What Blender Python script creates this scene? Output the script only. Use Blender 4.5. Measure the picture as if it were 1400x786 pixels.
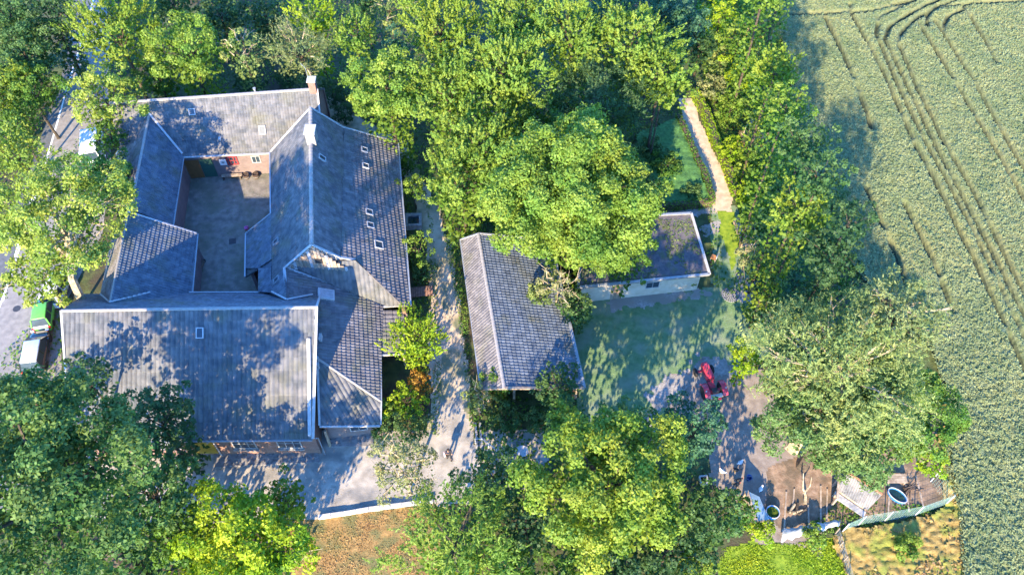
import bpy, bmesh, math
import numpy as np
from mathutils import Vector, Matrix

# ------------------------------------------------------------------ clean start
for o in list(bpy.data.objects): bpy.data.objects.remove(o, do_unlink=True)
S = bpy.context.scene
COL = S.collection
RNG = np.random.default_rng(11)

# ------------------------------------------------------------------ camera, world, sun, exposure
TILT = math.radians(35.5); FPX = 1180.0; CH = 60.0
cd = bpy.data.cameras.new('camera'); cam = bpy.data.objects.new('camera', cd); COL.objects.link(cam)
cam.location = (0, 0, CH); cam.rotation_euler = (TILT, 0, 0)
cd.sensor_width = 36; cd.lens = FPX/1400*36; cd.clip_start = 0.5; cd.clip_end = 3000
S.camera = cam

SUN_AZ = 15.0      # light travels towards this many degrees east of north
SUN_EL = 24.5
W = bpy.data.worlds.new('World'); S.world = W; W.use_nodes = True
nt = W.node_tree; nt.nodes.clear()
sky = nt.nodes.new('ShaderNodeTexSky'); sky.sky_type = 'NISHITA'; sky.sun_disc = False
sky.sun_elevation = math.radians(SUN_EL); sky.sun_rotation = math.radians(180+SUN_AZ)
sky.ozone_density = 3.0; sky.air_density = 1.0; sky.dust_density = 0.3
bg = nt.nodes.new('ShaderNodeBackground'); bg.inputs['Strength'].default_value = 0.15
wo = nt.nodes.new('ShaderNodeOutputWorld')
tint = nt.nodes.new('ShaderNodeMix'); tint.data_type = 'RGBA'; tint.blend_type = 'MULTIPLY'; tint.inputs[0].default_value = 1; tint.inputs[7].default_value = (.46, .89, 1.42, 1)
nt.links.new(sky.outputs[0], tint.inputs[6]); nt.links.new(tint.outputs[2], bg.inputs[0]); nt.links.new(bg.outputs[0], wo.inputs[0])
sd = bpy.data.lights.new('sun', 'SUN'); sd.energy = 3.9; sd.angle = math.radians(0.5); sd.color = (1.0, 0.79, 0.50)
sun = bpy.data.objects.new('sun', sd); COL.objects.link(sun); sun.location = (0, -50, 60)
az, el = math.radians(SUN_AZ), math.radians(SUN_EL)
sun.rotation_euler = Vector((math.sin(az)*math.cos(el), math.cos(az)*math.cos(el), -math.sin(el))).to_track_quat('-Z', 'Y').to_euler()
S.view_settings.view_transform = 'Standard'; S.view_settings.look = 'None'
S.view_settings.exposure = 2.36; S.view_settings.gamma = 1

# ------------------------------------------------------------------ surveying helpers: photo pixel (1400 wide) -> place at a height or on a plane
def ray(u, v):
    cx, cy = (u-700)/FPX, (393-v)/FPX
    return Vector((cx, cy*math.cos(TILT)+math.sin(TILT), cy*math.sin(TILT)-math.cos(TILT)))
def P(u, v, z=0.0):
    d = ray(u, v); s = (z-CH)/d.z
    return Vector((d.x*s, d.y*s, z))
class Plane:
    def __init__(s, a, b, c):
        s.p = Vector(a); n = (Vector(b)-s.p).cross(Vector(c)-s.p).normalized()
        s.n = n if n.z > 0 else -n
    def at(s, u, v):
        d = ray(u, v); o = Vector((0, 0, CH)); k = (s.p-o).dot(s.n)/d.dot(s.n)
        return o+d*k
    def z(s, x, y): return s.p.z-(s.n.x*(x-s.p.x)+s.n.y*(y-s.p.y))/s.n.z
def mpp(u, v, z=0.0):          # metres per pixel there
    return (P(u+1, v, z)-P(u, v, z)).length

# ------------------------------------------------------------------ materials
MATS = {}
def _mat(name):
    m = bpy.data.materials.new(name); m.use_nodes = True
    nt = m.node_tree; b = nt.nodes['Principled BSDF']
    return m, nt, b
def noise_mat(name, c1, c2, scale=3.0, rough=0.85, bump=0.0, bscale=None, c3=None, scale3=0.4, lo=.35, hi=.65, spec=0.3, lo3=.45, hi3=.6, stretch=None):
    if name in MATS: return MATS[name]
    m, nt, b = _mat(name); N = nt.nodes; L = nt.links
    tc = N.new('ShaderNodeTexCoord'); src = tc.outputs['Object']
    if stretch:
        mp = N.new('ShaderNodeMapping'); mp.inputs['Scale'].default_value = stretch; L.new(src, mp.inputs[0]); src = mp.outputs[0]
    def nz(sc, det=6):
        n = N.new('ShaderNodeTexNoise'); n.inputs['Scale'].default_value = sc; n.inputs['Detail'].default_value = det
        L.new(src, n.inputs['Vector']); return n
    def rmp(n, a, bb, ca, cb):
        r = N.new('ShaderNodeValToRGB'); r.color_ramp.elements[0].position = a; r.color_ramp.elements[1].position = bb
        r.color_ramp.elements[0].color = (*ca, 1); r.color_ramp.elements[1].color = (*cb, 1)
        L.new(n.outputs['Fac'], r.inputs[0]); return r
    n1 = nz(scale); r1 = rmp(n1, lo, hi, c1, c2); out = r1.outputs[0]
    if c3:
        n3 = nz(scale3, 4); r3 = rmp(n3, lo3, hi3, (0,)*3, (1,)*3)
        mx = N.new('ShaderNodeMix'); mx.data_type = 'RGBA'; L.new(r3.outputs[0], mx.inputs[0]); L.new(out, mx.inputs[6]); mx.inputs[7].default_value = (*c3, 1)
        out = mx.outputs[2]
    L.new(out, b.inputs['Base Color'])
    b.inputs['Roughness'].default_value = rough; b.inputs['Specular IOR Level'].default_value = spec
    if bump:
        nb = nz(bscale or scale*4, 4); bp = N.new('ShaderNodeBump'); bp.inputs['Strength'].default_value = bump; bp.inputs['Distance'].default_value = .05
        L.new(nb.outputs['Fac'], bp.inputs['Height']); L.new(bp.outputs[0], b.inputs['Normal'])
    MATS[name] = m; return m
def flat_mat(name, c, rough=0.5, metal=0.0, spec=0.5, coat=0.0, trans=0.0):
    if name in MATS: return MATS[name]
    m, nt, b = _mat(name); N = nt.nodes; L = nt.links
    tc = N.new('ShaderNodeTexCoord'); n = N.new('ShaderNodeTexNoise'); n.inputs['Scale'].default_value = 4; n.inputs['Detail'].default_value = 5
    L.new(tc.outputs['Object'], n.inputs['Vector'])
    r = N.new('ShaderNodeValToRGB'); r.color_ramp.elements[0].position = .3; r.color_ramp.elements[1].position = .7
    r.color_ramp.elements[0].color = (*[x*.82 for x in c], 1); r.color_ramp.elements[1].color = (*[min(1, x*1.08) for x in c], 1)
    L.new(n.outputs['Fac'], r.inputs[0]); L.new(r.outputs[0], b.inputs['Base Color'])
    b.inputs['Roughness'].default_value = rough; b.inputs['Metallic'].default_value = metal; b.inputs['Specular IOR Level'].default_value = spec
    b.inputs['Coat Weight'].default_value = coat; b.inputs['Transmission Weight'].default_value = trans
    MATS[name] = m; return m
def brick_mat(name, c1, c2, mortar, sc=1.0, bw=.25, bh=.075, msize=.012):
    if name in MATS: return MATS[name]
    m, nt, b = _mat(name); N = nt.nodes; L = nt.links
    tc = N.new('ShaderNodeTexCoord'); sp = N.new('ShaderNodeSeparateXYZ'); L.new(tc.outputs['Object'], sp.inputs[0])
    ad = N.new('ShaderNodeMath'); ad.operation = 'ADD'; L.new(sp.outputs[0], ad.inputs[0]); L.new(sp.outputs[1], ad.inputs[1])
    cb = N.new('ShaderNodeCombineXYZ'); L.new(ad.outputs[0], cb.inputs[0]); L.new(sp.outputs[2], cb.inputs[1])
    t = N.new('ShaderNodeTexBrick'); t.inputs['Scale'].default_value = sc; t.inputs['Brick Width'].default_value = bw; t.inputs['Row Height'].default_value = bh
    t.inputs['Mortar Size'].default_value = msize; t.inputs['Color1'].default_value = (*c1, 1); t.inputs['Color2'].default_value = (*c2, 1); t.inputs['Mortar'].default_value = (*mortar, 1)
    L.new(cb.outputs[0], t.inputs['Vector'])
    n = N.new('ShaderNodeTexNoise'); n.inputs['Scale'].default_value = 1.3; n.inputs['Detail'].default_value = 5; L.new(tc.outputs['Object'], n.inputs['Vector'])
    mr = N.new('ShaderNodeMapRange'); mr.inputs[3].default_value = .6; mr.inputs[4].default_value = 1.25; L.new(n.outputs['Fac'], mr.inputs[0])
    mx = N.new('ShaderNodeMix'); mx.data_type = 'RGBA'; mx.blend_type = 'MULTIPLY'; mx.inputs[0].default_value = 1
    L.new(t.outputs['Color'], mx.inputs[6]); L.new(mr.outputs[0], mx.inputs[7]); L.new(mx.outputs[2], b.inputs['Base Color'])
    b.inputs['Roughness'].default_value = .9
    MATS[name] = m; return m
def leaf_mat(name, dark, light, trans=0.40):
    if name in MATS: return MATS[name]
    m = bpy.data.materials.new(name); m.use_nodes = True; nt = m.node_tree; N = nt.nodes; L = nt.links; N.clear()
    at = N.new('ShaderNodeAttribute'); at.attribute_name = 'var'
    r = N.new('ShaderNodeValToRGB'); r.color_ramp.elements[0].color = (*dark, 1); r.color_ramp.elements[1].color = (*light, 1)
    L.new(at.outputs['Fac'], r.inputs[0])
    tc = N.new('ShaderNodeTexCoord'); nz = N.new('ShaderNodeTexNoise'); nz.inputs['Scale'].default_value = .45; nz.inputs['Detail'].default_value = 3; L.new(tc.outputs['Object'], nz.inputs['Vector'])
    m1 = N.new('ShaderNodeMapRange'); m1.inputs[1].default_value = .3; m1.inputs[2].default_value = .7; m1.inputs[3].default_value = .475; m1.inputs[4].default_value = .53; L.new(nz.outputs['Fac'], m1.inputs[0])
    m2 = N.new('ShaderNodeMapRange'); m2.inputs[1].default_value = .3; m2.inputs[2].default_value = .7; m2.inputs[3].default_value = 1.15; m2.inputs[4].default_value = .82; L.new(nz.outputs['Fac'], m2.inputs[0])
    h0 = N.new('ShaderNodeHueSaturation'); L.new(r.outputs[0], h0.inputs['Color']); L.new(m1.outputs[0], h0.inputs['Hue']); L.new(m2.outputs[0], h0.inputs['Value']); r = h0
    d = N.new('ShaderNodeBsdfPrincipled'); d.inputs['Roughness'].default_value = .55; d.inputs['Specular IOR Level'].default_value = .25
    L.new(r.outputs[0], d.inputs['Base Color'])
    t = N.new('ShaderNodeBsdfTranslucent')
    hs = N.new('ShaderNodeHueSaturation'); hs.inputs['Hue'].default_value = .485; hs.inputs['Saturation'].default_value = 1.15; hs.inputs['Value'].default_value = 1.2
    L.new(r.outputs[0], hs.inputs['Color']); L.new(hs.outputs[0], t.inputs['Color'])
    mx = N.new('ShaderNodeMixShader'); mx.inputs[0].default_value = trans
    L.new(d.outputs[0], mx.inputs[1]); L.new(t.outputs[0], mx.inputs[2])
    o = N.new('ShaderNodeOutputMaterial'); L.new(mx.outputs[0], o.inputs[0])
    MATS[name] = m; return m

PAL = {  # dark, light (linear base colours)
 'yellow':  ((.095,.155,.014), (.27,.36,.045)),
 'lime':    ((.075,.145,.016), (.25,.36,.055)),
 'pale':    ((.095,.150,.040), (.31,.37,.110)),
 'olive':   ((.095,.130,.042), (.28,.33,.125)),
 'green':   ((.045,.105,.016), (.16,.28,.040)),
 'mid':     ((.040,.095,.026), (.12,.21,.060)),
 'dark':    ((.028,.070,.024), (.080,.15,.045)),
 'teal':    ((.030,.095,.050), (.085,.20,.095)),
 'sage':    ((.055,.110,.030), (.18,.28,.080)),
 'dry':     ((.20,.14,.045),  (.42,.31,.13)),
 'rust':    ((.16,.07,.01),  (.36,.22,.03)),
 'bloom':   ((.12,.15,.05),  (.36,.38,.17)),
 'chest':   ((.035,.090,.022), (.14,.235,.055)),
 'spring':  ((.115,.180,.022), (.34,.43,.080)),
 'crop':    ((.140,.185,.080), (.285,.33,.160)),
 'acid':    ((.13,.22,.008), (.34,.45,.025)),
}
def LM(p): return leaf_mat('leaf_'+p, *PAL[p])
BARK = noise_mat('bark', (.035,.028,.02), (.09,.07,.05), 6, bump=.5)
BARK_PALE = noise_mat('pale_bark', (.20,.16,.10), (.40,.33,.22), 5, bump=.4)

# ------------------------------------------------------------------ object helpers
def put(o, parent=None):
    COL.objects.link(o)
    if parent is not None: o.parent = parent
    return o
def tag(o, label=None, cat=None, group=None, kind=None):
    if label: o['label'] = label
    if cat: o['category'] = cat
    if group: o['group'] = group
    if kind: o['kind'] = kind
    return o
def thing(name, label, cat, loc=(0, 0, 0), rz=0.0, group=None):
    o = bpy.data.objects.new(name, None); o.empty_display_size = .3; put(o)
    o.location = loc; o.rotation_euler = (0, 0, rz)
    return tag(o, label, cat, group)
def npmesh(name, co, quads, mat, parent=None, smooth=False, attr=None):
    """co (n,3) array, quads (m,k) int array"""
    co = np.asarray(co, dtype=np.float32); q = np.asarray(quads, dtype=np.int32)
    me = bpy.data.meshes.new(name); k = q.shape[1]
    me.vertices.add(len(co)); me.vertices.foreach_set('co', co.ravel())
    me.loops.add(q.size); me.loops.foreach_set('vertex_index', q.ravel())
    me.polygons.add(len(q)); me.polygons.foreach_set('loop_start', np.arange(0, q.size, k, dtype=np.int32))
    me.update(calc_edges=True)
    if smooth: me.polygons.foreach_set('use_smooth', np.ones(len(q), dtype=bool))
    if attr is not None:
        a = me.attributes.new('var', 'FLOAT', 'FACE'); a.data.foreach_set('value', np.asarray(attr, dtype=np.float32))
    if mat: me.materials.append(mat)
    return put(bpy.data.objects.new(name, me), parent)
class MB:
    """collects simple shapes, all linked as one mesh"""
    def __init__(s): s.v = []; s.f = []
    def add(s, vs, fs):
        b = len(s.v); s.v += [tuple(v) for v in vs]; s.f += [tuple(i+b for i in f) for f in fs]; return s
    def box(s, c, d, rz=0.0, rx=0.0, M=None):
        c = Vector(c); R = Matrix.Rotation(rz, 3, 'Z') @ Matrix.Rotation(rx, 3, 'X')
        if M is not None: R = M
        vs = [c+R @ Vector((x*d[0]/2, y*d[1]/2, z*d[2]/2)) for z in (-1, 1) for y in (-1, 1) for x in (-1, 1)]
        return s.add(vs, [(0,2,3,1),(4,5,7,6),(0,1,5,4),(2,6,7,3),(0,4,6,2),(1,3,7,5)])
    def bar(s, a, b, w, h=None, up=Vector((0, 0, 1))):
        a = Vector(a); b = Vector(b); h = h or w; d = b-a; L = d.length; d.normalize()
        if abs(d.dot(up)) > .98: up = Vector((1, 0, 0))
        x = d.cross(up).normalized(); z = x.cross(d)
        vs = [p+x*(i*w/2)+z*(j*h/2) for p in (a, b) for j in (-1, 1) for i in (-1, 1)]
        return s.add(vs, [(0,2,3,1),(4,5,7,6),(0,1,5,4),(2,6,7,3),(0,4,6,2),(1,3,7,5)])
    def tube(s, pts, rad, n=6, cap=True):
        pts = [Vector(p) for p in pts]; r = rad if hasattr(rad, '__len__') else [rad]*len(pts); b = len(s.v)
        for i, p in enumerate(pts):
            d = (pts[min(i+1, len(pts)-1)]-pts[max(i-1, 0)]).normalized()
            u = d.cross(Vector((0, 0, 1)));
            if u.length < .05: u = d.cross(Vector((1, 0, 0)))
            u.normalize(); w = u.cross(d)
            for k in range(n):
                a = 2*math.pi*k/n; s.v.append(tuple(p+u*(math.cos(a)*r[i])+w*(math.sin(a)*r[i])))
        for i in range(len(pts)-1):
            for k in range(n):
                a = b+i*n+k; c = b+i*n+(k+1) % n; s.f.append((a, c, c+n, a+n))
        if cap: s.f.append(tuple(b+k for k in range(n))); s.f.append(tuple(b+(len(pts)-1)*n+n-1-k for k in range(n)))
        return s
    def lathe(s, prof, n=14, c=(0, 0, 0), M=None, sx=1.0, sy=1.0):
        b = len(s.v); c = Vector(c); M = M or Matrix.Identity(3)
        for r, z in prof:
            for k in range(n):
                a = 2*math.pi*k/n; s.v.append(tuple(c+M @ Vector((r*math.cos(a)*sx, r*math.sin(a)*sy, z))))
        for i in range(len(prof)-1):
            for k in range(n):
                a = b+i*n+k; d = b+i*n+(k+1) % n; s.f.append((a, d, d+n, a+n))
        s.f.append(tuple(b+n-1-k for k in range(n))); s.f.append(tuple(b+(len(prof)-1)*n+k for k in range(n)))
        return s
    def prism(s, pts, off):
        """polygon pts (3D) extruded by vector off"""
        n = len(pts); off = Vector(off); a = [Vector(p) for p in pts]
        return s.add(a+[p+off for p in a], [tuple(range(n-1, -1, -1)), tuple(range(n, 2*n))]+[(i, (i+1) % n, n+(i+1) % n, n+i) for i in range(n)])
    def ico(s, c, r, sub=1, sc=(1, 1, 1), jit=0.0):
        bm = bmesh.new(); bmesh.ops.create_icosphere(bm, subdivisions=sub, radius=1)
        b = len(s.v); c = Vector(c)
        for v in bm.verts:
            k = 1+float(RNG.uniform(-jit, jit)); s.v.append((c.x+v.co.x*r*sc[0]*k, c.y+v.co.y*r*sc[1]*k, c.z+v.co.z*r*sc[2]*k))
        for f in bm.faces: s.f.append(tuple(b+v.index for v in f.verts))
        bm.free(); return s
    def build(s, name, mat, parent=None, smooth=False, bevel=0.0, local=None):
        me = bpy.data.meshes.new(name); me.from_pydata(s.v, [], s.f); me.update()
        bm = bmesh.new(); bm.from_mesh(me); bmesh.ops.recalc_face_normals(bm, faces=bm.faces)
        if bevel: bmesh.ops.bevel(bm, geom=list(bm.edges), offset=bevel, segments=2, affect='EDGES', profile=.6)
        bm.to_mesh(me); bm.free()
        if smooth: me.shade_smooth()
        me.materials.append(mat); return put(bpy.data.objects.new(name, me), parent)

# value noise (numpy)
_T = np.random.default_rng(5).random((256, 256))
def vn(x, y):
    xi = np.floor(x).astype(int); yi = np.floor(y).astype(int); fx = x-xi; fy = y-yi
    fx = fx*fx*(3-2*fx); fy = fy*fy*(3-2*fy)
    g = lambda a, b: _T[a % 256, b % 256]
    return (g(xi, yi)*(1-fx)+g(xi+1, yi)*fx)*(1-fy)+(g(xi, yi+1)*(1-fx)+g(xi+1, yi+1)*fx)*fy
def fbm(x, y, o=4):
    s = 0; a = .5; t = 0
    for i in range(o): s = s+a*vn(x*2**i+17*i, y*2**i+31*i); t += a; a *= .5
    return s/t
def sdist(px, py, poly):
    """signed distance, + inside"""
    d = np.full(px.shape, 1e9); ins = np.zeros(px.shape, bool); n = len(poly)
    for i in range(n):
        x1, y1 = poly[i]; x2, y2 = poly[(i+1) % n]
        dx, dy = x2-x1, y2-y1; L = dx*dx+dy*dy+1e-12
        t = np.clip(((px-x1)*dx+(py-y1)*dy)/L, 0, 1)
        d = np.minimum(d, np.hypot(px-x1-t*dx, py-y1-t*dy))
        c = ((y1 > py) != (y2 > py)) & (px < (x2-x1)*(py-y1)/((y2-y1) or 1e-12)+x1)
        ins ^= c
    return np.where(ins, d, -d)
def line_d(px, py, pts):
    d = np.full(px.shape, 1e9)
    for (x1, y1), (x2, y2) in zip(pts[:-1], pts[1:]):
        dx, dy = x2-x1, y2-y1; L = dx*dx+dy*dy+1e-12
        t = np.clip(((px-x1)*dx+(py-y1)*dy)/L, 0, 1)
        d = np.minimum(d, np.hypot(px-x1-t*dx, py-y1-t*dy))
    return d
def gpoly(pix, z=0.0): return [(P(u, v, z).x, P(u, v, z).y) for u, v in pix]
def grid_patch(name, poly, z, mat, cell=.2, fray=.5, fs=.7, hfun=None, afun=None, **tags):
    xs = [p[0] for p in poly]; ys = [p[1] for p in poly]
    X = np.arange(min(xs)-fray, max(xs)+fray, cell); Y = np.arange(min(ys)-fray, max(ys)+fray, cell)
    gx, gy = np.meshgrid(X, Y, indexing='ij')
    cx = gx[:-1, :-1]+cell/2; cy = gy[:-1, :-1]+cell/2
    keep = sdist(cx, cy, poly)+(fbm(cx*fs+3, cy*fs+7, 4)-.5)*2.4*fray > 0
    h = z+(hfun(gx, gy) if hfun else 0*gx)
    co = np.stack([gx, gy, h], -1).reshape(-1, 3)
    idx = np.arange(gx.size).reshape(gx.shape)
    q = np.stack([idx[:-1, :-1], idx[1:, :-1], idx[1:, 1:], idx[:-1, 1:]], -1)[keep]
    used = np.unique(q); rm = np.full(gx.size, -1); rm[used] = np.arange(len(used))
    o = npmesh(name, co[used], rm[q], mat, smooth=bool(hfun), attr=afun(cx, cy)[keep] if afun else None)
    return tag(o, **tags)
def sheet(name, poly, z, mat, **tags):
    me = bpy.data.meshes.new(name); me.from_pydata([(x, y, z) for x, y in poly], [], [tuple(range(len(poly)))]); me.update()
    bm = bmesh.new(); bm.from_mesh(me); bmesh.ops.recalc_face_normals(bm, faces=bm.faces)
    for f in bm.faces:
        if f.normal.z < 0: f.normal_flip()
    bm.to_mesh(me); bm.free()
    me.materials.append(mat); return tag(put(bpy.data.objects.new(name, me)), **tags)
def unit(a): return a/np.maximum(np.linalg.norm(a, axis=-1, keepdims=True), 1e-9)
def leaf_quads(pos, nor, tan, L, Wd):
    """rhombic leaves: pos (n,3), nor, tan unit, L length, Wd width arrays; slightly folded"""
    b = np.cross(nor, tan)
    L = L[:, None]; Wd = Wd[:, None]
    v = np.stack([pos-tan*L*.5, pos+b*Wd*.5+nor*Wd*.12, pos+tan*L*.5-nor*L*.08, pos-b*Wd*.5+nor*Wd*.12], 1)
    q = np.arange(len(pos)*4).reshape(-1, 4)
    return v.reshape(-1, 3), q
# ------------------------------------------------------------------ ground and setting
G = lambda n, c1, c2, sc=2.0, **k: noise_mat(n, c1, c2, sc, **k)
M_soil = G('undergrowth_soil', (.035,.055,.020), (.085,.105,.035), 1.5, bump=.8, c3=(.06,.05,.03), scale3=.35)
M_lawn = G('lawn_grass', (.080,.150,.060), (.14,.215,.095), 2.0, bump=.7, bscale=9, c3=(.20,.225,.165), scale3=.55, lo3=.45, hi3=.8)
M_grass = G('bright_grass', (.10,.17,.010), (.21,.28,.020), 2.5, bump=.6, bscale=12)
M_dry = G('dry_grass', (.20,.135,.035), (.31,.22,.07), 4.0, bump=.8, bscale=12, c3=(.19,.20,.035), scale3=.8)
M_gravel = G('pale_gravel', (.20,.19,.18), (.34,.32,.30), 5, bump=.5, bscale=20, c3=(.22,.20,.17), scale3=.3)
M_terr = G('terrace_gravel', (.26,.235,.20), (.39,.355,.305), 1.3, bump=.5, bscale=16, c3=(.16,.16,.155), scale3=.6, lo3=.5, hi3=.7)
M_path = G('earth_path', (.36,.285,.195), (.50,.41,.295), 1.2, bump=.4, bscale=14, c3=(.16,.17,.10), scale3=.5)
M_sand = G('sandy_path', (.36,.27,.19), (.50,.40,.29), 2.0, bump=.3, bscale=14)
M_brown = G('brown_yard', (.20,.12,.042), (.33,.205,.075), 2.6, bump=.6, bscale=8, c3=(.14,.13,.05), scale3=.9)
M_earth = G('bare_earth', (.17,.14,.12), (.26,.22,.185), 1.5, bump=.5, bscale=12)
M_pen = G('trodden_earth', (.17,.11,.07), (.30,.21,.14), 2.4, bump=.6, bscale=10, c3=(.12,.09,.06), scale3=.7)
M_asph = G('asphalt', (.085,.09,.095), (.125,.13,.135), 2.5, bump=.15, bscale=40, c3=(.075,.08,.085), scale3=.2)
M_pave = G('pavement', (.17,.16,.15), (.25,.23,.21), 2.0, bump=.2, bscale=25)
M_white_line = flat_mat('road_paint', (.72,.72,.70), rough=.7)

def ghill(x, y): return (fbm(x*.3, y*.3, 3)-.5)*.0
sheet('ground', [(-700,-500),(700,-500),(700,900),(-700,900)], -.012, M_soil, kind='structure')

# field with its crop: real relief, wheel tracks pressed into it
TR = [
 [(1126,28),(1150,75),(1172,127),(1190,180)], [(1182,261),(1223,353),(1240,400)], [(1234,282),(1276,366),(1300,430)],
 [(1160,10),(1162,23),(1203,97),(1248,200),(1271,241),(1304,310),(1330,360),(1373,451),(1420,560)],
 [(1268,-5),(1228,15),(1200,28),(1196,51),(1228,127),(1264,200),(1294,254),(1337,338),(1388,446),(1440,560)],
 [(1290,0),(1245,22),(1215,40),(1208,58),(1275,200),(1360,360),(1393,428),(1450,540)],
 [(1400,6),(1320,10),(1279,16),(1253,28),(1233,46),(1225,61),(1253,127),(1289,200),(1330,269),(1389,390),(1450,520)],
 [(1252,33),(1304,117),(1353,200),(1400,281),(1450,370)], [(1276,33),(1327,112),(1376,200),(1430,290)],
 [(1315,18),(1294,28),(1289,38),(1287,48)], [(1304,5),(1279,13),(1266,25),(1266,40)], [(1316,14),(1344,60),(1360,90)],
 [(1050,25),(1110,24),(1190,20),(1240,6)],
]
TRg = [gpoly(t) for t in TR]
FB = gpoly([(1052,-120),(1060,0),(1082,110),(1092,180),(1125,260),(1150,340),(1200,410),(1270,470),(1300,560),(1292,640),(1312,700),(1318,800),(1310,900)])
FIELD = FB+[(30,-2),(52,-2),(64,40),(72,96),(FB[0][0],96)]
def crop(x, y):
    wx = x+(fbm(x*1.3+9, y*1.3, 2)-.5)*1.3; wy = y+(fbm(x*1.3, y*1.3+40, 2)-.5)*1.3
    a = vn(wx*2.5+5, wy*2.9+3); b = vn(wx*4.6+55, wy*5.2+13); c = fbm(x*.35, y*.35, 3)
    h = (1-np.abs(2*a-1))**1.3*.11+(1-np.abs(2*b-1))*.13+(vn(x*7.1,y*7.1+3)-.5)*.16+c*.08
    h = h+.0
    rows = .5+.5*np.sin((x*.93+y*.36)*2*math.pi/.62)
    h = h+rows*.06*np.clip((46-y)/22, 0.15, 1)
    return h-crop_track(x, y)*.5+.35
def crop_track(x, y):
    g = np.zeros_like(x)
    for i, t in enumerate(TRg):
        w = .20+.08*fbm(x*.8+i*7, y*.8, 2)
        g = np.maximum(g, np.exp(-(line_d(x, y, t)/w)**2)*np.clip(2.6*fbm(x*.6+i*3, y*.6, 2)-.2, 0, 1))
    return np.clip(g, 0, 1)
M_crop = G('crop', (.105,.135,.052), (.165,.190,.090), 3.0, bump=1.0, bscale=8, c3=(.165,.175,.075), scale3=.12)
_nt = M_crop.node_tree; _b = _nt.nodes['Principled BSDF']; _src = _b.inputs['Base Color'].links[0].from_socket
_at = _nt.nodes.new('ShaderNodeAttribute'); _at.attribute_name = 'var'; _mx = _nt.nodes.new('ShaderNodeMix'); _mx.data_type = 'RGBA'   # bare soil in the wheel tracks, coloured darker for the shade in them
_nt.links.new(_at.outputs['Fac'], _mx.inputs[0]); _nt.links.new(_src, _mx.inputs[6]); _mx.inputs[7].default_value = (.022,.030,.014,1); _nt.links.new(_mx.outputs[2], _b.inputs['Base Color'])
grid_patch('field', FIELD, .0, M_crop, cell=.14, fray=.5, hfun=crop, afun=crop_track, label='pale green crop with wheel tracks', kind='structure')
def tussock(x, y): return (1-np.abs(2*vn(x*3.1, y*4.3)-1))*.22+.2*fbm(x*4, y*4, 2)
grid_patch('field_margin', gpoly([(1290,560),(1330,590),(1335,640),(1345,720),(1330,800),(1282,800),(1298,700),(1280,640)]), .1, M_dry, cell=.16, fray=.8, hfun=tussock, kind='structure')
grid_patch('dry_grass_strip', gpoly([(1140,732),(1190,722),(1250,706),(1300,690),(1315,740),(1312,810),(1160,810)]), .02, M_dry, cell=.16, fray=.5, hfun=tussock, kind='structure')
grid_patch('bottom_lawn', gpoly([(985,748),(1060,738),(1145,738),(1160,775),(1175,820),(985,820)]), .004, M_grass, cell=.2, fray=.5, kind='structure')

# lawn behind the barn, earth around the tractor and by the pen
grid_patch('lawn', gpoly([(800,398),(900,402),(975,392),(975,280),(1010,285),(1035,340),(1045,400),(1060,470),(1005,530),(960,560),(920,600),(880,640),(800,620),(780,480)]), .004, M_lawn, cell=.2, fray=.5, kind='structure')
grid_patch('earth_yard', gpoly([(905,520),(960,492),(1030,500),(1110,540),(1130,600),(1140,650),(1120,760),(1040,740),(1000,690),(970,650),(965,580),(900,560)]), .012, M_earth, cell=.2, fray=.6, kind='structure')
grid_patch('gravel_patch', gpoly([(885,540),(930,508),(955,492),(992,492),(1000,512),(950,530),(915,545),(893,570),(886,600)]), .020, M_gravel, cell=.14, fray=1.0, fs=1.6, kind='structure')
grid_patch('gravel_patch', gpoly([(955,310),(990,296),(1002,300),(1005,318),(960,322)]), .012, M_gravel, cell=.12, fray=.55, fs=1.6, kind='structure')
grid_patch('gravel_patch', gpoly([(1005,378),(1030,380),(1050,400),(1056,440),(1030,430),(1015,400)]), .012, M_gravel, cell=.12, fray=.8, fs=1.6, kind='structure')
grid_patch('gravel_patch', gpoly([(830,408),(960,396),(985,404),(880,418),(835,424)]), .012, M_gravel, cell=.12, fray=.5, fs=1.8, kind='structure')
grid_patch('gravel_patch', gpoly([(815,290),(975,276),(990,290),(900,300),(820,302)]), .016, M_gravel, cell=.14, fray=.3, fs=1.6, kind='structure')
grid_patch('hedged_plot', gpoly([(868,188),(925,170),(945,215),(970,280),(868,290)]), .03, noise_mat('low_evergreen', (.035,.10,.025), (.07,.17,.045), 3.5, bump=1.0, bscale=7), cell=.2, fray=.2, hfun=lambda x, y: .55+.35*fbm(x*1.6, y*1.6, 3), kind='structure')
# sand coloured footpath by the hedge and the mown verge that follows it
grid_patch('footpath', gpoly([(928,135),(945,135),(968,190),(988,230),(1002,262),(998,285),(1006,300),(1008,340),(998,330),(990,300),(972,280),(975,262),(950,205),(934,165)]), .020, M_sand, cell=.14, fray=.18, kind='structure')
grid_patch('mown_verge', gpoly([(985,290),(1004,290),(1014,335),(1010,360),(998,375),(992,340)]), .024, M_grass, cell=.14, fray=.4, kind='structure')
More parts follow.
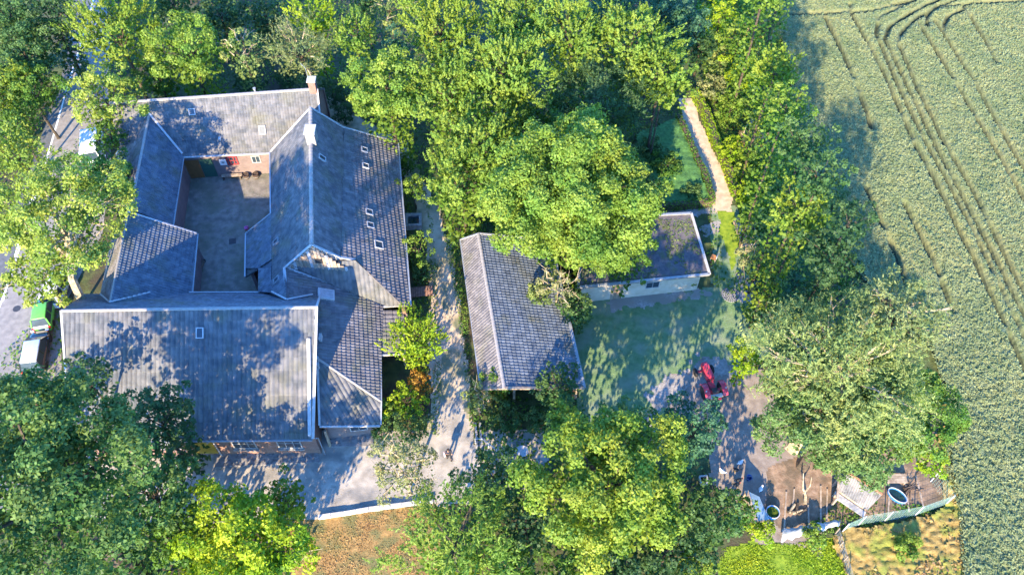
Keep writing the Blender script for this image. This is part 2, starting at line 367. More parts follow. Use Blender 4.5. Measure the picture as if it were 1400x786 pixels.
# farm lane between the house and the barn, front terrace, brown yard
grid_patch('lane', gpoly([(430,120),(500,165),(556,195),(580,250),(600,285),(618,340),(630,420),(640,500),(645,590),(655,650),(620,690),(585,700),(585,600),(590,520),(590,410),(582,330),(562,255),(540,215),(480,180),(425,150)]), .008, M_path, cell=.2, fray=.3, kind='structure')
grid_patch('lane_sunlit_patch', gpoly([(588,400),(604,398),(612,440),(608,500),(600,545),(588,545)]), .012, M_sand, cell=.14, fray=.4, kind='structure')  # sunlit stretch of the lane painted as a paler patch
grid_patch('terrace', gpoly([(120,600),(300,596),(470,588),(588,590),(600,550),(630,540),(648,600),(655,640),(640,690),(592,688),(440,707),(120,730)]), .016, M_terr, cell=.2, fray=.12, kind='structure')
grid_patch('brown_yard', gpoly([(380,712),(442,708),(520,697),(592,688),(600,720),(600,840),(330,840)]), .012, M_brown, cell=.2, fray=.1, kind='structure')
grid_patch('gravel_patch', gpoly([(655,590),(740,588),(760,600),(735,650),(700,680),(660,660)]), .010, M_terr, cell=.16, fray=.8, fs=1.2, kind='structure')
# chicken pen floor
grid_patch('pen_ground', gpoly([(1050,640),(1150,600),(1280,590),(1290,655),(1292,690),(1180,712),(1070,728),(1045,700)]), .020, M_pen, cell=.16, fray=.15, kind='structure')
# courtyard
M_cob = G('courtyard_gravel', (.13,.12,.105), (.23,.21,.18), 1.6, bump=.8, bscale=12, c3=(.13,.13,.09), scale3=.45, lo3=.45, hi3=.7)
sheet('courtyard', gpoly([(225,232),(400,228),(400,410),(225,425)]), .008, M_cob, kind='structure')

# road on the left
ROADL = [(98,-60),(97,0),(92,80),(62,170),(38,240),(5,330),(-45,440),(-100,560),(-170,700)]
KERB = [(135,-60),(128,0),(112,55),(93,117),(70,197),(45,280),(14,380),(-12,450),(-50,540),(-100,660)]
PAVR = [(150,-60),(145,0),(150,60),(150,130),(152,225),(140,320),(92,410),(84,470),(86,600),(60,720)]
sheet('road', gpoly(ROADL)+gpoly(KERB)[::-1], .006, M_asph, kind='structure')
sheet('parking_strip', gpoly(KERB)+gpoly(PAVR)[::-1], .010, M_pave, kind='structure')
def strip(name, pix, w, z, mat, h=0.0, parent=None, **tags):
    pts = gpoly(pix); v = []; f = []
    for i, (x, y) in enumerate(pts):
        a = Vector(pts[max(i-1, 0)]); b = Vector(pts[min(i+1, len(pts)-1)]); d = (b-a).normalized(); n = Vector((-d.y, d.x))*w/2
        v += [(x-n.x, y-n.y, z+h), (x+n.x, y+n.y, z+h), (x-n.x, y-n.y, z), (x+n.x, y+n.y, z)]
    for i in range(len(pts)-1):
        a = 4*i; b = a+4; f.append((a, a+1, b+1, b))
        if h: f += [(a+2, a, b, b+2), (a+1, a+3, b+3, b+1)]
    if h: f += [(0, 2, 3, 1), (len(v)-4, len(v)-3, len(v)-1, len(v)-2)]
    m = MB().add(v, f); return tag(m.build(name, mat, parent), **tags)
strip('road_edge_line', KERB, .16, .016, M_white_line, kind='structure')
for a, b in (((4,412),(10,388)), ((20,352),(28,325)), ((38,290),(46,262)), ((-12,478),(-5,448))):
    strip('lane_dash', [a, b], .15, .014, M_white_line, kind='structure')
sheet('manhole_cover', [(P(23,422).x+.33*math.cos(a*.4488), P(23,422).y+.33*math.sin(a*.4488)) for a in range(14)], .013, flat_mat('cast_iron', (.06,.06,.065), .6, .4), kind='structure')

# ------------------------------------------------------------------ roofs
def slope(name, plane, pts, mat, parent, down=None, rib=.27, course=.36, amp=.035, step=.022, tiled=True, thick=.14):
    """tiled roof slope: rolls of tile with overlapping courses, cut to the polygon pts lying on plane"""
    n = plane.n; pts = [Vector(p) for p in pts]
    d = Vector((n.x, n.y, 0)); d = (d-n*d.dot(n)).normalized() if d.length > 1e-4 else Vector((0, -1, 0))
    a = n.cross(d).normalized(); o = pts[0]
    ca = [(p-o).dot(a) for p in pts]; cdn = [(p-o).dot(d) for p in pts]
    ns = 4
    A = np.arange(math.floor(min(ca)/rib)*rib-rib, max(ca)+rib, rib/ns)
    base = np.arange(math.floor(min(cdn)/course)*course-course, max(cdn)+course, course)
    jit = RNG.normal(0, .004, (len(A), len(base)*2))
    D = np.sort(np.concatenate([base+.0, base+course*.93])); hD = np.where(np.arange(len(D)) % 2 == 0, 0, step*1.4)
    ph = (A/rib) % 1.0
    hA = amp*np.where(ph < .12, 0.0, np.sin(np.clip((ph-.0), 0, 1)*math.pi))
    X, Y = np.meshgrid(A, D, indexing='ij')
    Hh = hA[:, None]+hD[None, :]+jit[:, :len(D)]
    # sagging of old roofs
    Hh = Hh+(fbm(X*.25+o.x, Y*.25+o.y, 2)-.5)*.12
    O = np.array(o); av = np.array(a); dv = np.array(d); nv = np.array(n)
    co = O+X[..., None]*av+Y[..., None]*dv+Hh[..., None]*nv
    idx = np.arange(X.size).reshape(X.shape)
    q = np.stack([idx[:-1, :-1], idx[1:, :-1], idx[1:, 1:], idx[:-1, 1:]], -1).reshape(-1, 4)
    # drop cells far outside
    pl = [(x, y) for x, y in zip(ca, cdn)]
    cx = (X[:-1, :-1]+rib/ns/2).ravel(); cy = ((Y[:-1, :-1]+Y[1:, 1:])/2).ravel()
    kk = sdist(cx, cy, pl) > -.6; q = q[kk]
    ti = np.floor((cx/rib)).astype(int); tj = np.floor(cy/course+1e-6).astype(int)
    tv = .5+(_T[ti % 256, (tj*7) % 256]-.5)*.75+(_T[(ti*3+11) % 256, (tj*5+3) % 256] > .965)*.5-(_T[(ti*5+7) % 256, (tj*3+9) % 256] > .965)*.45
    me = bpy.data.meshes.new(name); me.from_pydata(co.reshape(-1, 3).tolist(), [], q.tolist())
    at = me.attributes.new('var', 'FLOAT', 'FACE'); at.data.foreach_set('value', tv[kk].astype(np.float32))
    bm = bmesh.new(); bm.from_mesh(me)
    bmesh.ops.delete(bm, geom=[v for v in bm.verts if not v.link_faces], context='VERTS')
    cen = sum(pts, Vector())/len(pts)
    for i in range(len(pts)):
        p0, p1 = pts[i], pts[(i+1) % len(pts)]; en = (p1-p0).cross(n).normalized()
        if (cen-p0).dot(en) > 0: en = -en
        bmesh.ops.bisect_plane(bm, geom=bm.verts[:]+bm.edges[:]+bm.faces[:], plane_co=p0, plane_no=en, clear_outer=True)
    # slab below
    lo = [bm.verts.new(p-n*thick) for p in pts]; up = [bm.verts.new(p+n*.002) for p in pts]
    bm.faces.new(lo)
    for i in range(len(pts)): bm.faces.new((lo[i], lo[(i+1) % len(pts)], up[(i+1) % len(pts)], up[i]))
    bm.to_mesh(me); bm.free(); me.materials.append(mat)
    return put(bpy.data.objects.new(name, me), parent)

def ridge_caps(parent, a, b, mat, w=.28, lift=.06, name='ridge_tiles', seg=.36):
    """half round ridge tiles, each slightly overlapping the next"""
    a = Vector(a); b = Vector(b); L = (b-a).length; d = (b-a)/L; m = MB(); k = max(1, int(L/seg))
    x = d.cross(Vector((0, 0, 1))).normalized(); z = x.cross(d)
    for i in range(k):
        p0 = a+d*(i*L/k); p1 = a+d*((i+1)*L/k+.03); s0, s1 = 1.0, .88
        vs = []
        for p, s in ((p0, s0), (p1, s1)):
            for t in range(6):
                an = math.pi*t/5; vs.append(p+x*(math.cos(an)*w/2*s)+z*(math.sin(an)*w*.38*s+lift-.05))
        m.add(vs, [(t, t+1, t+7, t+6) for t in range(5)]+[(0, 5, 4, 3, 2, 1), (6, 7, 8, 9, 10, 11)])
    o = m.build(name, mat, parent); o['kind'] = 'stuff'; return o
def board(parent, name, pts, mat, w=.18, h=.06, lift=.06):
    m = MB()
    for a, b in zip(pts[:-1], pts[1:]): m.bar(Vector(a)+Vector((0, 0, lift)), Vector(b)+Vector((0, 0, lift)), w, h)
    return m.build(name, mat, parent)
def roof_mat(name, c1, c2, moss=(.10,.10,.07)):
    m = noise_mat(name, c1, c2, 1.6, rough=.75, bump=.3, bscale=14, c3=moss, scale3=.5, lo3=.52, hi3=.75, spec=.35)
    nt = m.node_tree; b = nt.nodes['Principled BSDF']; src = b.inputs['Base Color'].links[0].from_socket     # every tile fired a little differently
    at = nt.nodes.new('ShaderNodeAttribute'); at.attribute_name = 'var'; mr = nt.nodes.new('ShaderNodeMapRange'); mr.inputs[3].default_value = .80; mr.inputs[4].default_value = 1.20
    mx = nt.nodes.new('ShaderNodeMix'); mx.data_type = 'RGBA'; mx.blend_type = 'MULTIPLY'; mx.inputs[0].default_value = 1
    nt.links.new(at.outputs['Fac'], mr.inputs[0]); nt.links.new(src, mx.inputs[6]); nt.links.new(mr.outputs[0], mx.inputs[7]); nt.links.new(mx.outputs[2], b.inputs['Base Color'])
    return m
M_tile = roof_mat('roof_tile_grey', (.062,.070,.080), (.125,.125,.128))
M_tile2 = roof_mat('roof_tile_brown', (.088,.085,.092), (.16,.15,.15))
M_tile3 = roof_mat('roof_tile_blue_grey', (.068,.085,.110), (.125,.145,.17))
M_cap = flat_mat('ridge_mortar', (.27,.25,.23), .8)
M_wh = flat_mat('white_board', (.38,.38,.38), .7)
M_zinc = flat_mat('zinc_gutter', (.30,.32,.34), .6, .4)
M_brick = brick_mat('red_brick', (.20,.075,.05), (.26,.12,.085), (.22,.19,.17))
M_brickd = brick_mat('purple_brick', (.14,.10,.105), (.19,.14,.14), (.20,.17,.16))
M_wood = noise_mat('weathered_wood', (.20,.15,.11), (.36,.29,.22), 3, bump=.3, stretch=(1, 1, .1))
M_dkwood = noise_mat('dark_wood', (.05,.035,.03), (.11,.08,.06), 3, bump=.3)
M_glass = flat_mat('window_glass', (.03,.05,.07), .3, 0, .4)
M_plaster = noise_mat('cream_plaster', (.44,.37,.28), (.56,.48,.38), 1.5, bump=.1)
M_dark = flat_mat('dark_opening', (.02,.02,.022), .9)
M_stone = noise_mat('grey_stone', (.20,.20,.20), (.34,.33,.32), 4, bump=.4)

def wall(parent, tops, mat, inset=(0, 0), thick=.3, name='wall', z0=0.0, tdir=None, drop=.16):
    """vertical wall: tops = points along its top edge (3D); goes down to z0"""
    I = Vector((inset[0], inset[1], 0)); t = [Vector(p)+I-Vector((0, 0, drop)) for p in tops]
    d = (t[-1]-t[0]); d.z = 0; d.normalize(); n = Vector((-d.y, d.x, 0))
    if tdir is not None and n.dot(Vector((*tdir, 0))) < 0: n = -n
    pts = [Vector((t[0].x, t[0].y, z0))]+t+[Vector((t[-1].x, t[-1].y, z0))]
    return MB().prism(pts, n*thick).build(name, mat, parent)
def panel(parent, name, c, right, w, h, mat, depth=.06, out=None, framemat=None, fw=.07, sub=None, submat=None, split=1, rows=1):
    """framed panel standing on a wall: centre c, along right, outward normal out; optional glass sub-part"""
    r = Vector(right).normalized(); n = Vector(out).normalized(); c = Vector(c); up = Vector((0, 0, 1))
    R = Matrix((r, n, up)).transposed()
    if not sub:
        return MB().box(c+n*depth/2, (w, depth, h), M=R).build(name, mat, parent)
    m = MB()
    for sx in (-1, 1): m.box(c+r*(sx*(w-fw)/2)+n*depth/2, (fw, depth, h), M=R)
    for sz in (-1, 1): m.box(c+up*(sz*(h-fw)/2)+n*depth/2, (w-2*fw-.002, depth, fw), M=R)
    for k in range(1, split): m.box(c+r*(-w/2+k*w/split)+n*depth/2, (fw*.6, depth*.9, h-2*fw-.002), M=R)
    for k in range(1, rows): m.box(c+up*(-h/2+k*h/rows)+n*(depth/2-.004), (w-2*fw-.002, depth*.8, fw*.5), M=R)
    f = m.build(name, mat, parent)
    MB().box(c+n*.012, (w-2*fw+.01, .02, h-2*fw+.01), M=R).build(sub, submat or M_glass, f)
    return f
def skylight(parent, plane, u, v, w=.55, h=.75, open_=0.12, name='skylight', mat=None):
    w *= .85; h *= .85; c = plane.at(u, v); n = plane.n; d = Vector((n.x, n.y, 0)); d = (d-n*d.dot(n)).normalized(); a = n.cross(d).normalized()
    R = Matrix((a, d, n)).transposed()
    m = MB()
    for s in (-1, 1):
        m.box(c+a*(s*(w/2))+n*.10, (.07, h+.07, .20), M=R); m.box(c+d*(s*(h/2))+n*.10, (w-.075, .07, .19), M=R)
    f = m.build(name, mat or M_wh, parent)
    MB().box(c+n*.15, (w-.07, h-.07, .02), M=R).build('pane', M_glass, f)
    return f
# ------------------------------------------------------------------ FARMSTEAD
# --- south hall (front building)
sh = thing('farm_hall', 'long front hall with pale ribbed tile roof and brick front facing the terrace', 'farm building', P(260, 520, 0))
def rel(o): # parts are modelled in place; keep their world position under an Empty
    for c in o.children: c.matrix_parent_inverse = Matrix.Translation(o.location).inverted()
RW, RE = P(84, 425, 8.5), P(432, 420, 8.5)
A_S = Plane(RW, RE, P(427, 599, 3.5)); A_N = Plane(RW, RE, P(437, 402, 4.2))
aS = [RW, RE, A_S.at(427, 600), A_S.at(97, 603)]
slope('roof', A_S, aS, M_tile, sh, rib=.34, amp=.075, step=.012, course=.9)
aN = [RW, RE, A_N.at(438, 401), A_N.at(116, 402)]
slope('roof', A_N, aN, M_tile3, sh)
ridge_caps(sh, RW, RE, M_cap, name='ridge_tiles')
board(sh, 'verge_board', [RE+Vector((.06,0,0)), A_S.at(427, 600)+Vector((.06,0,0))], M_wh, .20, .12)
board(sh, 'verge_board', [RE+Vector((.06,0,0)), A_N.at(438, 401)+Vector((.06,0,0))], M_wh, .16, .1)
board(sh, 'verge_board', [RW, A_S.at(97, 603)], M_wh, .14, .1)
board(sh, 'gutter', [A_S.at(97, 603)+Vector((0,-.08,-.1)), A_S.at(427, 600)+Vector((0,-.08,-.1))], M_zinc, .13, .1)
board(sh, 'gutter', [A_N.at(206, 400.5), A_N.at(371, 400)], M_zinc, .12, .1)
# raised parapet along the lower half of the east verge
pa, pb = A_S.at(420.5, 466), A_S.at(422, 598)
MB().prism([pa+Vector((0,0,.02)), pb+Vector((0,0,.02)), pb+Vector((0,0,.34)), pa+Vector((0,0,.34))], (.24, 0, 0)).build('parapet_flashing', M_wh, sh)
# walls
e1, e2 = aS[3], aS[2]
front_y = -.0
wall(sh, [e1+Vector((.35,.45,0)), e2+Vector((-.02,.45,0))], M_brick, tdir=(0, 1), name='front_wall')
wall(sh, [aN[3]+Vector((.35,-.35,0)), aN[2]+Vector((-.2,-.35,0))], M_brickd, tdir=(0, -1), name='rear_wall')
def gable(parent, ridge, ea, eb, mat, t, name='gable_wall', drop=.17, z0=0.0):
    d = Vector((0, 0, drop)); pts = [Vector((ea.x, ea.y, z0)), ea-d, ridge-d, eb-d, Vector((eb.x, eb.y, z0))]
    return MB().prism(pts, t).build(name, mat, parent)
gi = .42
gable(sh, RE+Vector((-.1,0,0)), e2+Vector((-.1,gi+.3,.25)), aN[2]+Vector((-.1,-.68,.25)), M_brick, (-.3, 0, 0))
gable(sh, RW+Vector((.1,0,0)), e1+Vector((.1,gi+.3,.25)), aN[3]+Vector((.1,-.68,.25)), M_brick, (.3, 0, 0))
def on_wall(a, b, u, z, vg=230):
    v = vg
    for _ in range(25):
        p = P(u, v, z); t = (p.x-a.x)/(b.x-a.x); yy = a.y+(b.y-a.y)*t; v += (p.y-yy)/mpp(u, v, z)*.7
    return P(u, v, z)
def on_front(u, z):  # point on the front wall under photo column u
    return on_wall(e1+Vector((.35,.45,0)), e2+Vector((-.02,.45,0)), u, z, 600)
ro = (e2-e1).normalized(); out = Vector((ro.y, -ro.x, 0)).normalized()
for u, w in ((333, 1.7), (395, 1.75)):
    c = on_front(u, 1.95); panel(sh, 'window', c, ro, w, 1.6, M_wh, .06, out, sub='pane', split=3, rows=2)
    MB().box(c+out*.08-Vector((0,0,.88)), (w+.2, .22, .07)).build('window_sill', M_stone, sh)
c = on_front(279, 1.5); dpan = panel(sh, 'door', c, ro, 1.5, 2.1, flat_mat('ochre_door_paint', (.50,.30,.03), .5), .07, out); dpan['label'] = 'ochre yellow double door'
c = on_front(228, 1.95); panel(sh, 'window', c, ro, 1.7, 1.6, M_wh, .06, out, sub='pane', split=3, rows=2)
c = on_front(170, 1.95); panel(sh, 'window', c, ro, 1.7, 1.6, M_wh, .06, out, sub='pane', split=3, rows=2)
dp = on_front(294, 2); MB().tube([dp+Vector((-.1,-.6,1.25)), dp+Vector((0,-.12,.9)), dp+Vector((0,-.12,-1.9))], .055, 8).build('downpipe', M_wh, sh)
c = on_front(432, 3); MB().tube([c+Vector((.12,-.35,.35)), c+Vector((.16,-.1,-.1)), c+Vector((.16,-.1,-2.9))], .05, 8).build('downpipe', M_zinc, sh)
# roof fittings
for u, v, w, h in ((274, 455, .55, .85),):
    skylight(sh, A_S, u, v, w, h)
rel(sh)

# --- west wing, lower part
B1_E = Plane(P(175, 290, 6.6), P(150, 414, 6.5), P(268, 330, 3.2))
b1 = thing('farm_wing', 'southern west wing with blue grey tiles between the hall and the stepped lower roof', 'farm building', P(210, 350))
b1p = [B1_E.at(175, 290), B1_E.at(269.5, 320), B1_E.at(262, 401), B1_E.at(206, 400.5), B1_E.at(150.5, 414)]
slope('roof', B1_E, [b1p[0], b1p[1], B1_E.at(259.5, 420), B1_E.at(149.5, 421)], M_tile3, b1, rib=.25, course=.33, amp=.05, step=.04)
r0, r1 = b1p[0], b1p[4]
wn = Vector((r1.y-r0.y, -(r1.x-r0.x), 0)).normalized(); wn = wn if wn.x < 0 else -wn
B1_W = Plane(r0, r1, r0+wn*2.4-Vector((0,0,3.1)))
slope('roof', B1_W, [r0, r1, r1+wn*2.4-Vector((0,0,3.1)), r0+wn*2.4-Vector((0,0,3.1))], M_tile2, b1)
ridge_caps(b1, r1, r0, M_cap, w=.2)
board(b1, 'verge_board', [r0, b1p[1]], M_wh, .15, .09)
board(b1, 'gutter', [b1p[1]+Vector((.06,0,-.08)), b1p[2]+Vector((.06,0,-.08))], M_zinc, .13, .1)
board(b1, 'valley_flashing', [B1_E.at(206, 400.5), B1_E.at(150.5, 414)], M_wh, .15, .06, .12)
board(b1, 'valley_flashing', [B1_E.at(150.5, 414), P(137, 402, 5.2)], M_zinc, .12, .04)
wall(b1, [b1p[1]+Vector((-.35,-.3,0)), b1p[2]+Vector((-.35,0,0))], M_brickd, tdir=(-1, 0), name='courtyard_wall')
wl = r0+wn*2.2-Vector((0,0,2.95)); wl2 = r1+wn*2.2-Vector((0,0,2.95))
wall(b1, [wl+Vector((.2,-.2,0)), wl2+Vector((.2,.5,0))], M_brick, tdir=(1, 0), name='outer_wall')
gable(b1, r0+Vector((.05,-.15,0)), wl+Vector((.2,-.15,.1)), b1p[1]+Vector((-.3,-.2,.2)), M_brickd, (0, -.28, 0))
rel(b1)

# --- west wing, upper part
b2 = thing('farm_wing', 'northern west wing with dark blue mossy tiles and a pale ridge', 'farm building', P(215, 240))
B2_E = Plane(P(204, 157, 6.2), P(178, 287, 6.2), P(243, 260, 3.35))
q0, q1 = B2_E.at(204, 157), B2_E.at(178, 287)
b2p = [q0, B2_E.at(250.5, 213), B2_E.at(236, 309), q1]
slope('roof', B2_E, b2p, M_tile3, b2, rib=.25, course=.33, amp=.05, step=.04)
B2_W = Plane(q0, q1, q0+Vector((-2.9, -.4, -2.5)))
slope('roof', B2_W, [q0, q1, B2_W.at(144, 268), B2_W.at(160, 214)], M_tile2, b2)
ridge_caps(b2, q1, q0, M_cap, w=.26)
board(b2, 'valley_flashing', [q0, b2p[1]], M_wh, .17, .08, .26)
board(b2, 'valley_flashing', [q0, B2_W.at(160, 214)], M_wh, .14, .06, .26)
board(b2, 'gutter', [b2p[1]+Vector((.06,0,-.08)), b2p[2]+Vector((.06,0,-.08))], M_zinc, .12, .1)
wall(b2, [b2p[1]+Vector((-.35,0,0)), b2p[2]+Vector((-.35,0,0))], M_brickd, tdir=(-1, 0), name='courtyard_wall')
ow1, ow2 = B2_W.at(144, 268), B2_W.at(160, 214)
wall(b2, [ow1+Vector((.35,0,0)), ow2+Vector((.35,0,0))], M_brick, tdir=(1, 0), name='outer_wall')
rel(b2)

# --- north wing
cN = thing('farm_wing', 'north wing closing the courtyard with a chimney at its east gable', 'farm building', P(300, 190))
c0, c1 = P(150, 141.5, 7.2), P(433, 122, 7.2)
C_S = Plane(c0, c1, P(310, 211, 3.3))
cp = [c0, c1, C_S.at(437.5, 158), C_S.at(372, 208.5), C_S.at(250, 214.5), C_S.at(166, 219)]
cen_eaveL = C_S.at(166, 219)
slope('roof', C_S, [c0, c1, C_S.at(438, 160), C_S.at(434, 204.5), C_S.at(372, 208.5), C_S.at(166, 219)], M_tile, cN, rib=.25, course=.34, amp=.03, step=.02)
nn = Vector((-(c1.y-c0.y), c1.x-c0.x, 0)).normalized()
C_N = Plane(c0, c1, c0+nn*4.2-Vector((0,0,3.6)))
slope('roof', C_N, [c0, c1, c1+nn*4.2-Vector((0,0,3.6)), c0+nn*4.2-Vector((0,0,3.6))], M_tile2, cN)
ridge_caps(cN, c0, c1, M_cap, w=.34)
board(cN, 'verge_board', [c1+Vector((.05,0,0)), C_S.at(438, 160)], M_wh, .14, .09)
board(cN, 'gutter', [C_S.at(250, 214.5)+Vector((0,-.07,-.08)), C_S.at(371, 208.8)+Vector((0,-.07,-.08))], M_wh, .14, .1)
w1, w2 = C_S.at(166, 219)+Vector((0,.5,.2)), C_S.at(434, 204.5)+Vector((0,.5,.2))
wall(cN, [w1, w2], M_brickd, tdir=(0, 1), name='courtyard_wall')
n1, n2 = c0+nn*3.8-Vector((0,0,3.2)), c1+nn*3.8-Vector((0,0,3.2))
wall(cN, [n1, n2], M_brick, tdir=(0, -1), name='north_wall')
gable(cN, c1+Vector((-.12,0,0)), w2+Vector((-.0,0,.1)), n2+Vector((-.12,0,.05)), M_brick, (-.3, 0, 0))
gable(cN, c0+Vector((.12,0,0)), w1+Vector((.12,0,.1)), n1+Vector((.12,0,.05)), M_brick, (.3, 0, 0))
cr = (w2-w1); cr.z = 0; cr.normalize(); co = Vector((cr.y, -cr.x, 0))
def onC(u, z): return on_wall(w1, w2, u, z)
d_ = panel(cN, 'door', onC(285, 1.25), cr, 1.15, 2.3, flat_mat('green_door_paint', (.03,.09,.065), .6), .06, co); d_['label'] = 'dark green courtyard door'
d_ = panel(cN, 'door', onC(266, 1.2), cr, 1.3, 2.3, flat_mat('brown_door_paint', (.20,.09,.03), .6), .06, co); d_['label'] = 'brown plank door in the corner'
panel(cN, 'window', onC(317.5, 2.0), cr, 1.0, 1.1, flat_mat('red_frame_paint', (.30,.04,.045), .6), .08, co, fw=.12, sub='pane', split=3, rows=2)
panel(cN, 'window', onC(350, 1.95), cr, .8, .9, M_wh, .06, co, sub='pane', split=2)
skylight(cN, C_S, 359, 178, .62, .85); skylight(cN, C_S, 263, 153, .6, .6); 
MB().box(C_S.at(301, 191)+Vector((0,0,.12)), (.22,.3,.22)).build('vent_tile', M_wh, cN)
MB().lathe([(.09,0),(.09,.35),(.14,.36),(.14,.45)], 10, P(349, 126, 7.2)+Vector((0,0,0))).build('vent_pipe', M_zinc, cN)
ch = MB().box(c1+Vector((-.28,0,.3)), (.62,.62,1.5)).build('chimney', M_brick, cN)
MB().box(c1+Vector((-.28,0,1.1)), (.78,.78,.12)).build('chimney_cap', M_wh, ch)
MB().tube([c1+Vector((-.55,.1,.9)), c1+Vector((-.6,.1,2.3)), c1+Vector((-.9,.1,2.8))], .025, 5).build('aerial', M_zinc, ch)
rel(cN)

# --- east wing (the big roof with kinked slopes)
dE = thing('farmhouse', 'large east wing with tall kinked tile roof, row of small skylights and boarded south gable', 'farmhouse', P(450, 270))
d0, d1 = P(424.5, 148, 9), P(426, 334, 9)
D_W = Plane(d0, d1, P(388.5, 367, 6.1))
D_E1 = Plane(d0, d1, P(470, 176, 5.95))
k0, k1 = D_E1.at(470, 175), D_E1.at(466, 352)
D_E2 = Plane(k0, k1, P(552, 300, 3.3))
slope('roof', D_W, [d0, d1, D_W.at(389, 367), D_W.at(371.5, 383), D_W.at(371, 292), D_W.at(370, 208)], M_tile, dE, amp=.025, step=.02)
slope('roof', D_W, [D_W.at(389, 367), D_W.at(392, 411), D_W.at(371, 401), D_W.at(371.5, 383)], M_tile3, dE, amp=.025)
L0, L1 = D_W.at(371, 292), D_W.at(371, 400)
D_C = Plane(L0, L1, P(336, 350, 2.5))
slope('roof', D_C, [L0, D_C.at(336, 320), D_C.at(335, 379), D_C.at(353.5, 366.5), D_W.at(371.3, 366)], M_tile3, dE, amp=.025)
slope('roof', D_C, [D_C.at(353.5, 366.5), D_C.at(353.5, 399), L1, D_W.at(371.3, 366)], M_tile3, dE, amp=.025)
slope('roof', D_E1, [d0, k0, k1, d1], M_tile2, dE, rib=.3, course=.36, amp=.035, step=.03)
slope('roof', D_E2, [k0, D_E2.at(543, 195), D_E2.at(560, 418), D_E2.at(551, 418), D_E2.at(486, 355.5)], M_tile2, dE, rib=.30, course=.40, amp=.045, step=.05)
slope('roof', D_E2, [k0, D_E2.at(486, 355.5), k1], M_tile2, dE, rib=.30, course=.40, amp=.045, step=.05)
ridge_caps(dE, d1, d0, M_cap, w=.36)
board(dE, 'verge_board', [d0, k0, D_E2.at(543, 195)], M_wh, .16, .1)
board(dE, 'verge_board', [d0, D_W.at(397, 178), D_W.at(370, 208)], M_wh, .16, .1)
board(dE, 'verge_board', [d1+Vector((0,-.05,0)), D_W.at(388.5, 367.5)], M_wh, .18, .1)
board(dE, 'verge_board', [d1+Vector((0,-.05,0)), k1+Vector((0,-.05,0)), D_E2.at(486, 356)], M_wh, .18, .1)
board(dE, 'gutter', [D_E2.at(543.5, 195)+Vector((.07,0,-.06)), D_E2.at(560.5, 418)+Vector((.07,0,-.06))], M_zinc, .13, .1)
board(dE, 'gutter', [D_W.at(370, 208)+Vector((-.07,0,-.06)), L0+Vector((-.07,0,-.06))], M_zinc, .12, .1)
board(dE, 'gutter', [L0, D_C.at(336, 320), D_C.at(335, 379)], M_zinc, .12, .1)
wall(dE, [D_W.at(370, 208)+Vector((.4,-.1,.35)), L0+Vector((.4,0,.35))], M_brickd, tdir=(1, 0), name='courtyard_wall')
wall(dE, [D_C.at(336, 320)+Vector((.4,.1,.2)), D_C.at(335, 379)+Vector((.4,.3,.2))], M_brickd, tdir=(1, 0), name='courtyard_wall')
wall(dE, [L0+Vector((.3,-.1,.1)), D_C.at(336, 320)+Vector((.45,-.1,.15))], M_brickd, tdir=(0, -1), name='courtyard_wall')
wall(dE, [D_E2.at(543, 195)+Vector((-.4,-.2,.12)), D_E2.at(560, 418)+Vector((-.4,.1,.12))], M_brick, tdir=(-1, 0), name='east_wall')
dd = Vector((0,0,.17))
gN = [D_W.at(370.5, 209)+Vector((.4,0,.3))-dd, d0-dd, k0-dd, D_E2.at(543, 195)+Vector((-.4,0,.1))-dd]
gN = [Vector((gN[0].x, gN[0].y, 0))]+gN+[Vector((gN[-1].x, gN[-1].y, 0))]
yn = min(p.y for p in gN)-.15
MB().prism([Vector((p.x, min(p.y, d0.y-.1+(p.x-d0.x)*.12), p.z)) for p in gN], (0, -.3, 0)).build('gable_wall', M_brick, dE)
gS = [D_W.at(390, 366)-dd, d1-dd, k1-dd, D_E2.at(486, 356)-dd]
base_z = 5.2
gSp = [Vector((gS[0].x, gS[0].y, base_z-.6))]+gS+[Vector((gS[-1].x, gS[-1].y, base_z-.6))]
gSp = [p+Vector((0, .12, 0)) for p in gSp]
gw = MB().prism(gSp, (0, .2, 0)).build('gable_wall', flat_mat('pale_boarding', (.50,.45,.40), .8), dE); gw['label'] = 'pale boarded gable above the lower roof'
# upright boards of the gable
gx0, gx1 = gS[0].x+.5, gS[-1].x-.5; xx = gx0; k = 0
while xx < gx1:
    # top of the gable at this x
    if xx < d1.x: zt = gS[0].z+(d1.z-dd.z-gS[0].z)*(xx-gS[0].x)/(d1.x-gS[0].x)
    elif xx < gS[2].x: zt = d1.z-dd.z+(gS[2].z-d1.z+dd.z)*(xx-d1.x)/(gS[2].x-d1.x)
    else: zt = gS[2].z+(gS[3].z-gS[2].z)*(xx-gS[2].x)/(gS[3].x-gS[2].x)
    zb = 5.2
    if zt-.35 > zb:
        MB().box((xx, d1.y+.08-.03*(k % 2), (zt-.22+zb)/2), (.23, .06, zt-.22-zb)).build('plank', M_wh if k % 5 == 1 else M_wood, gw)
    xx += .26; k += 1
MB().box((d1.x+.15, d1.y+.02, 6.9), (.55,.06,.5)).build('gable_hatch', M_dark, gw)
for u, v, w, h in ((497.5, 206, .6, .62), (499, 228, .6, .62), (504, 291, .62, .66), (505.5, 309, .62, .66), (517, 336, .85, .8)):
    skylight(dE, D_E2, u, v, w, h)
skylight(dE, D_E1, 439, 217, .55, .8)
for u, v in ((376, 332), (375, 382), (368,345)):
    pass
skylight(dE, D_W, 379, 331, .5, .75, mat=M_zinc); skylight(dE, D_W, 380, 383, .5, .75, mat=M_zinc)
ch = MB().box(P(427, 191, 9)+Vector((0,0,.45)), (.75,.95,1.3)).build('chimney', M_cap, dE)
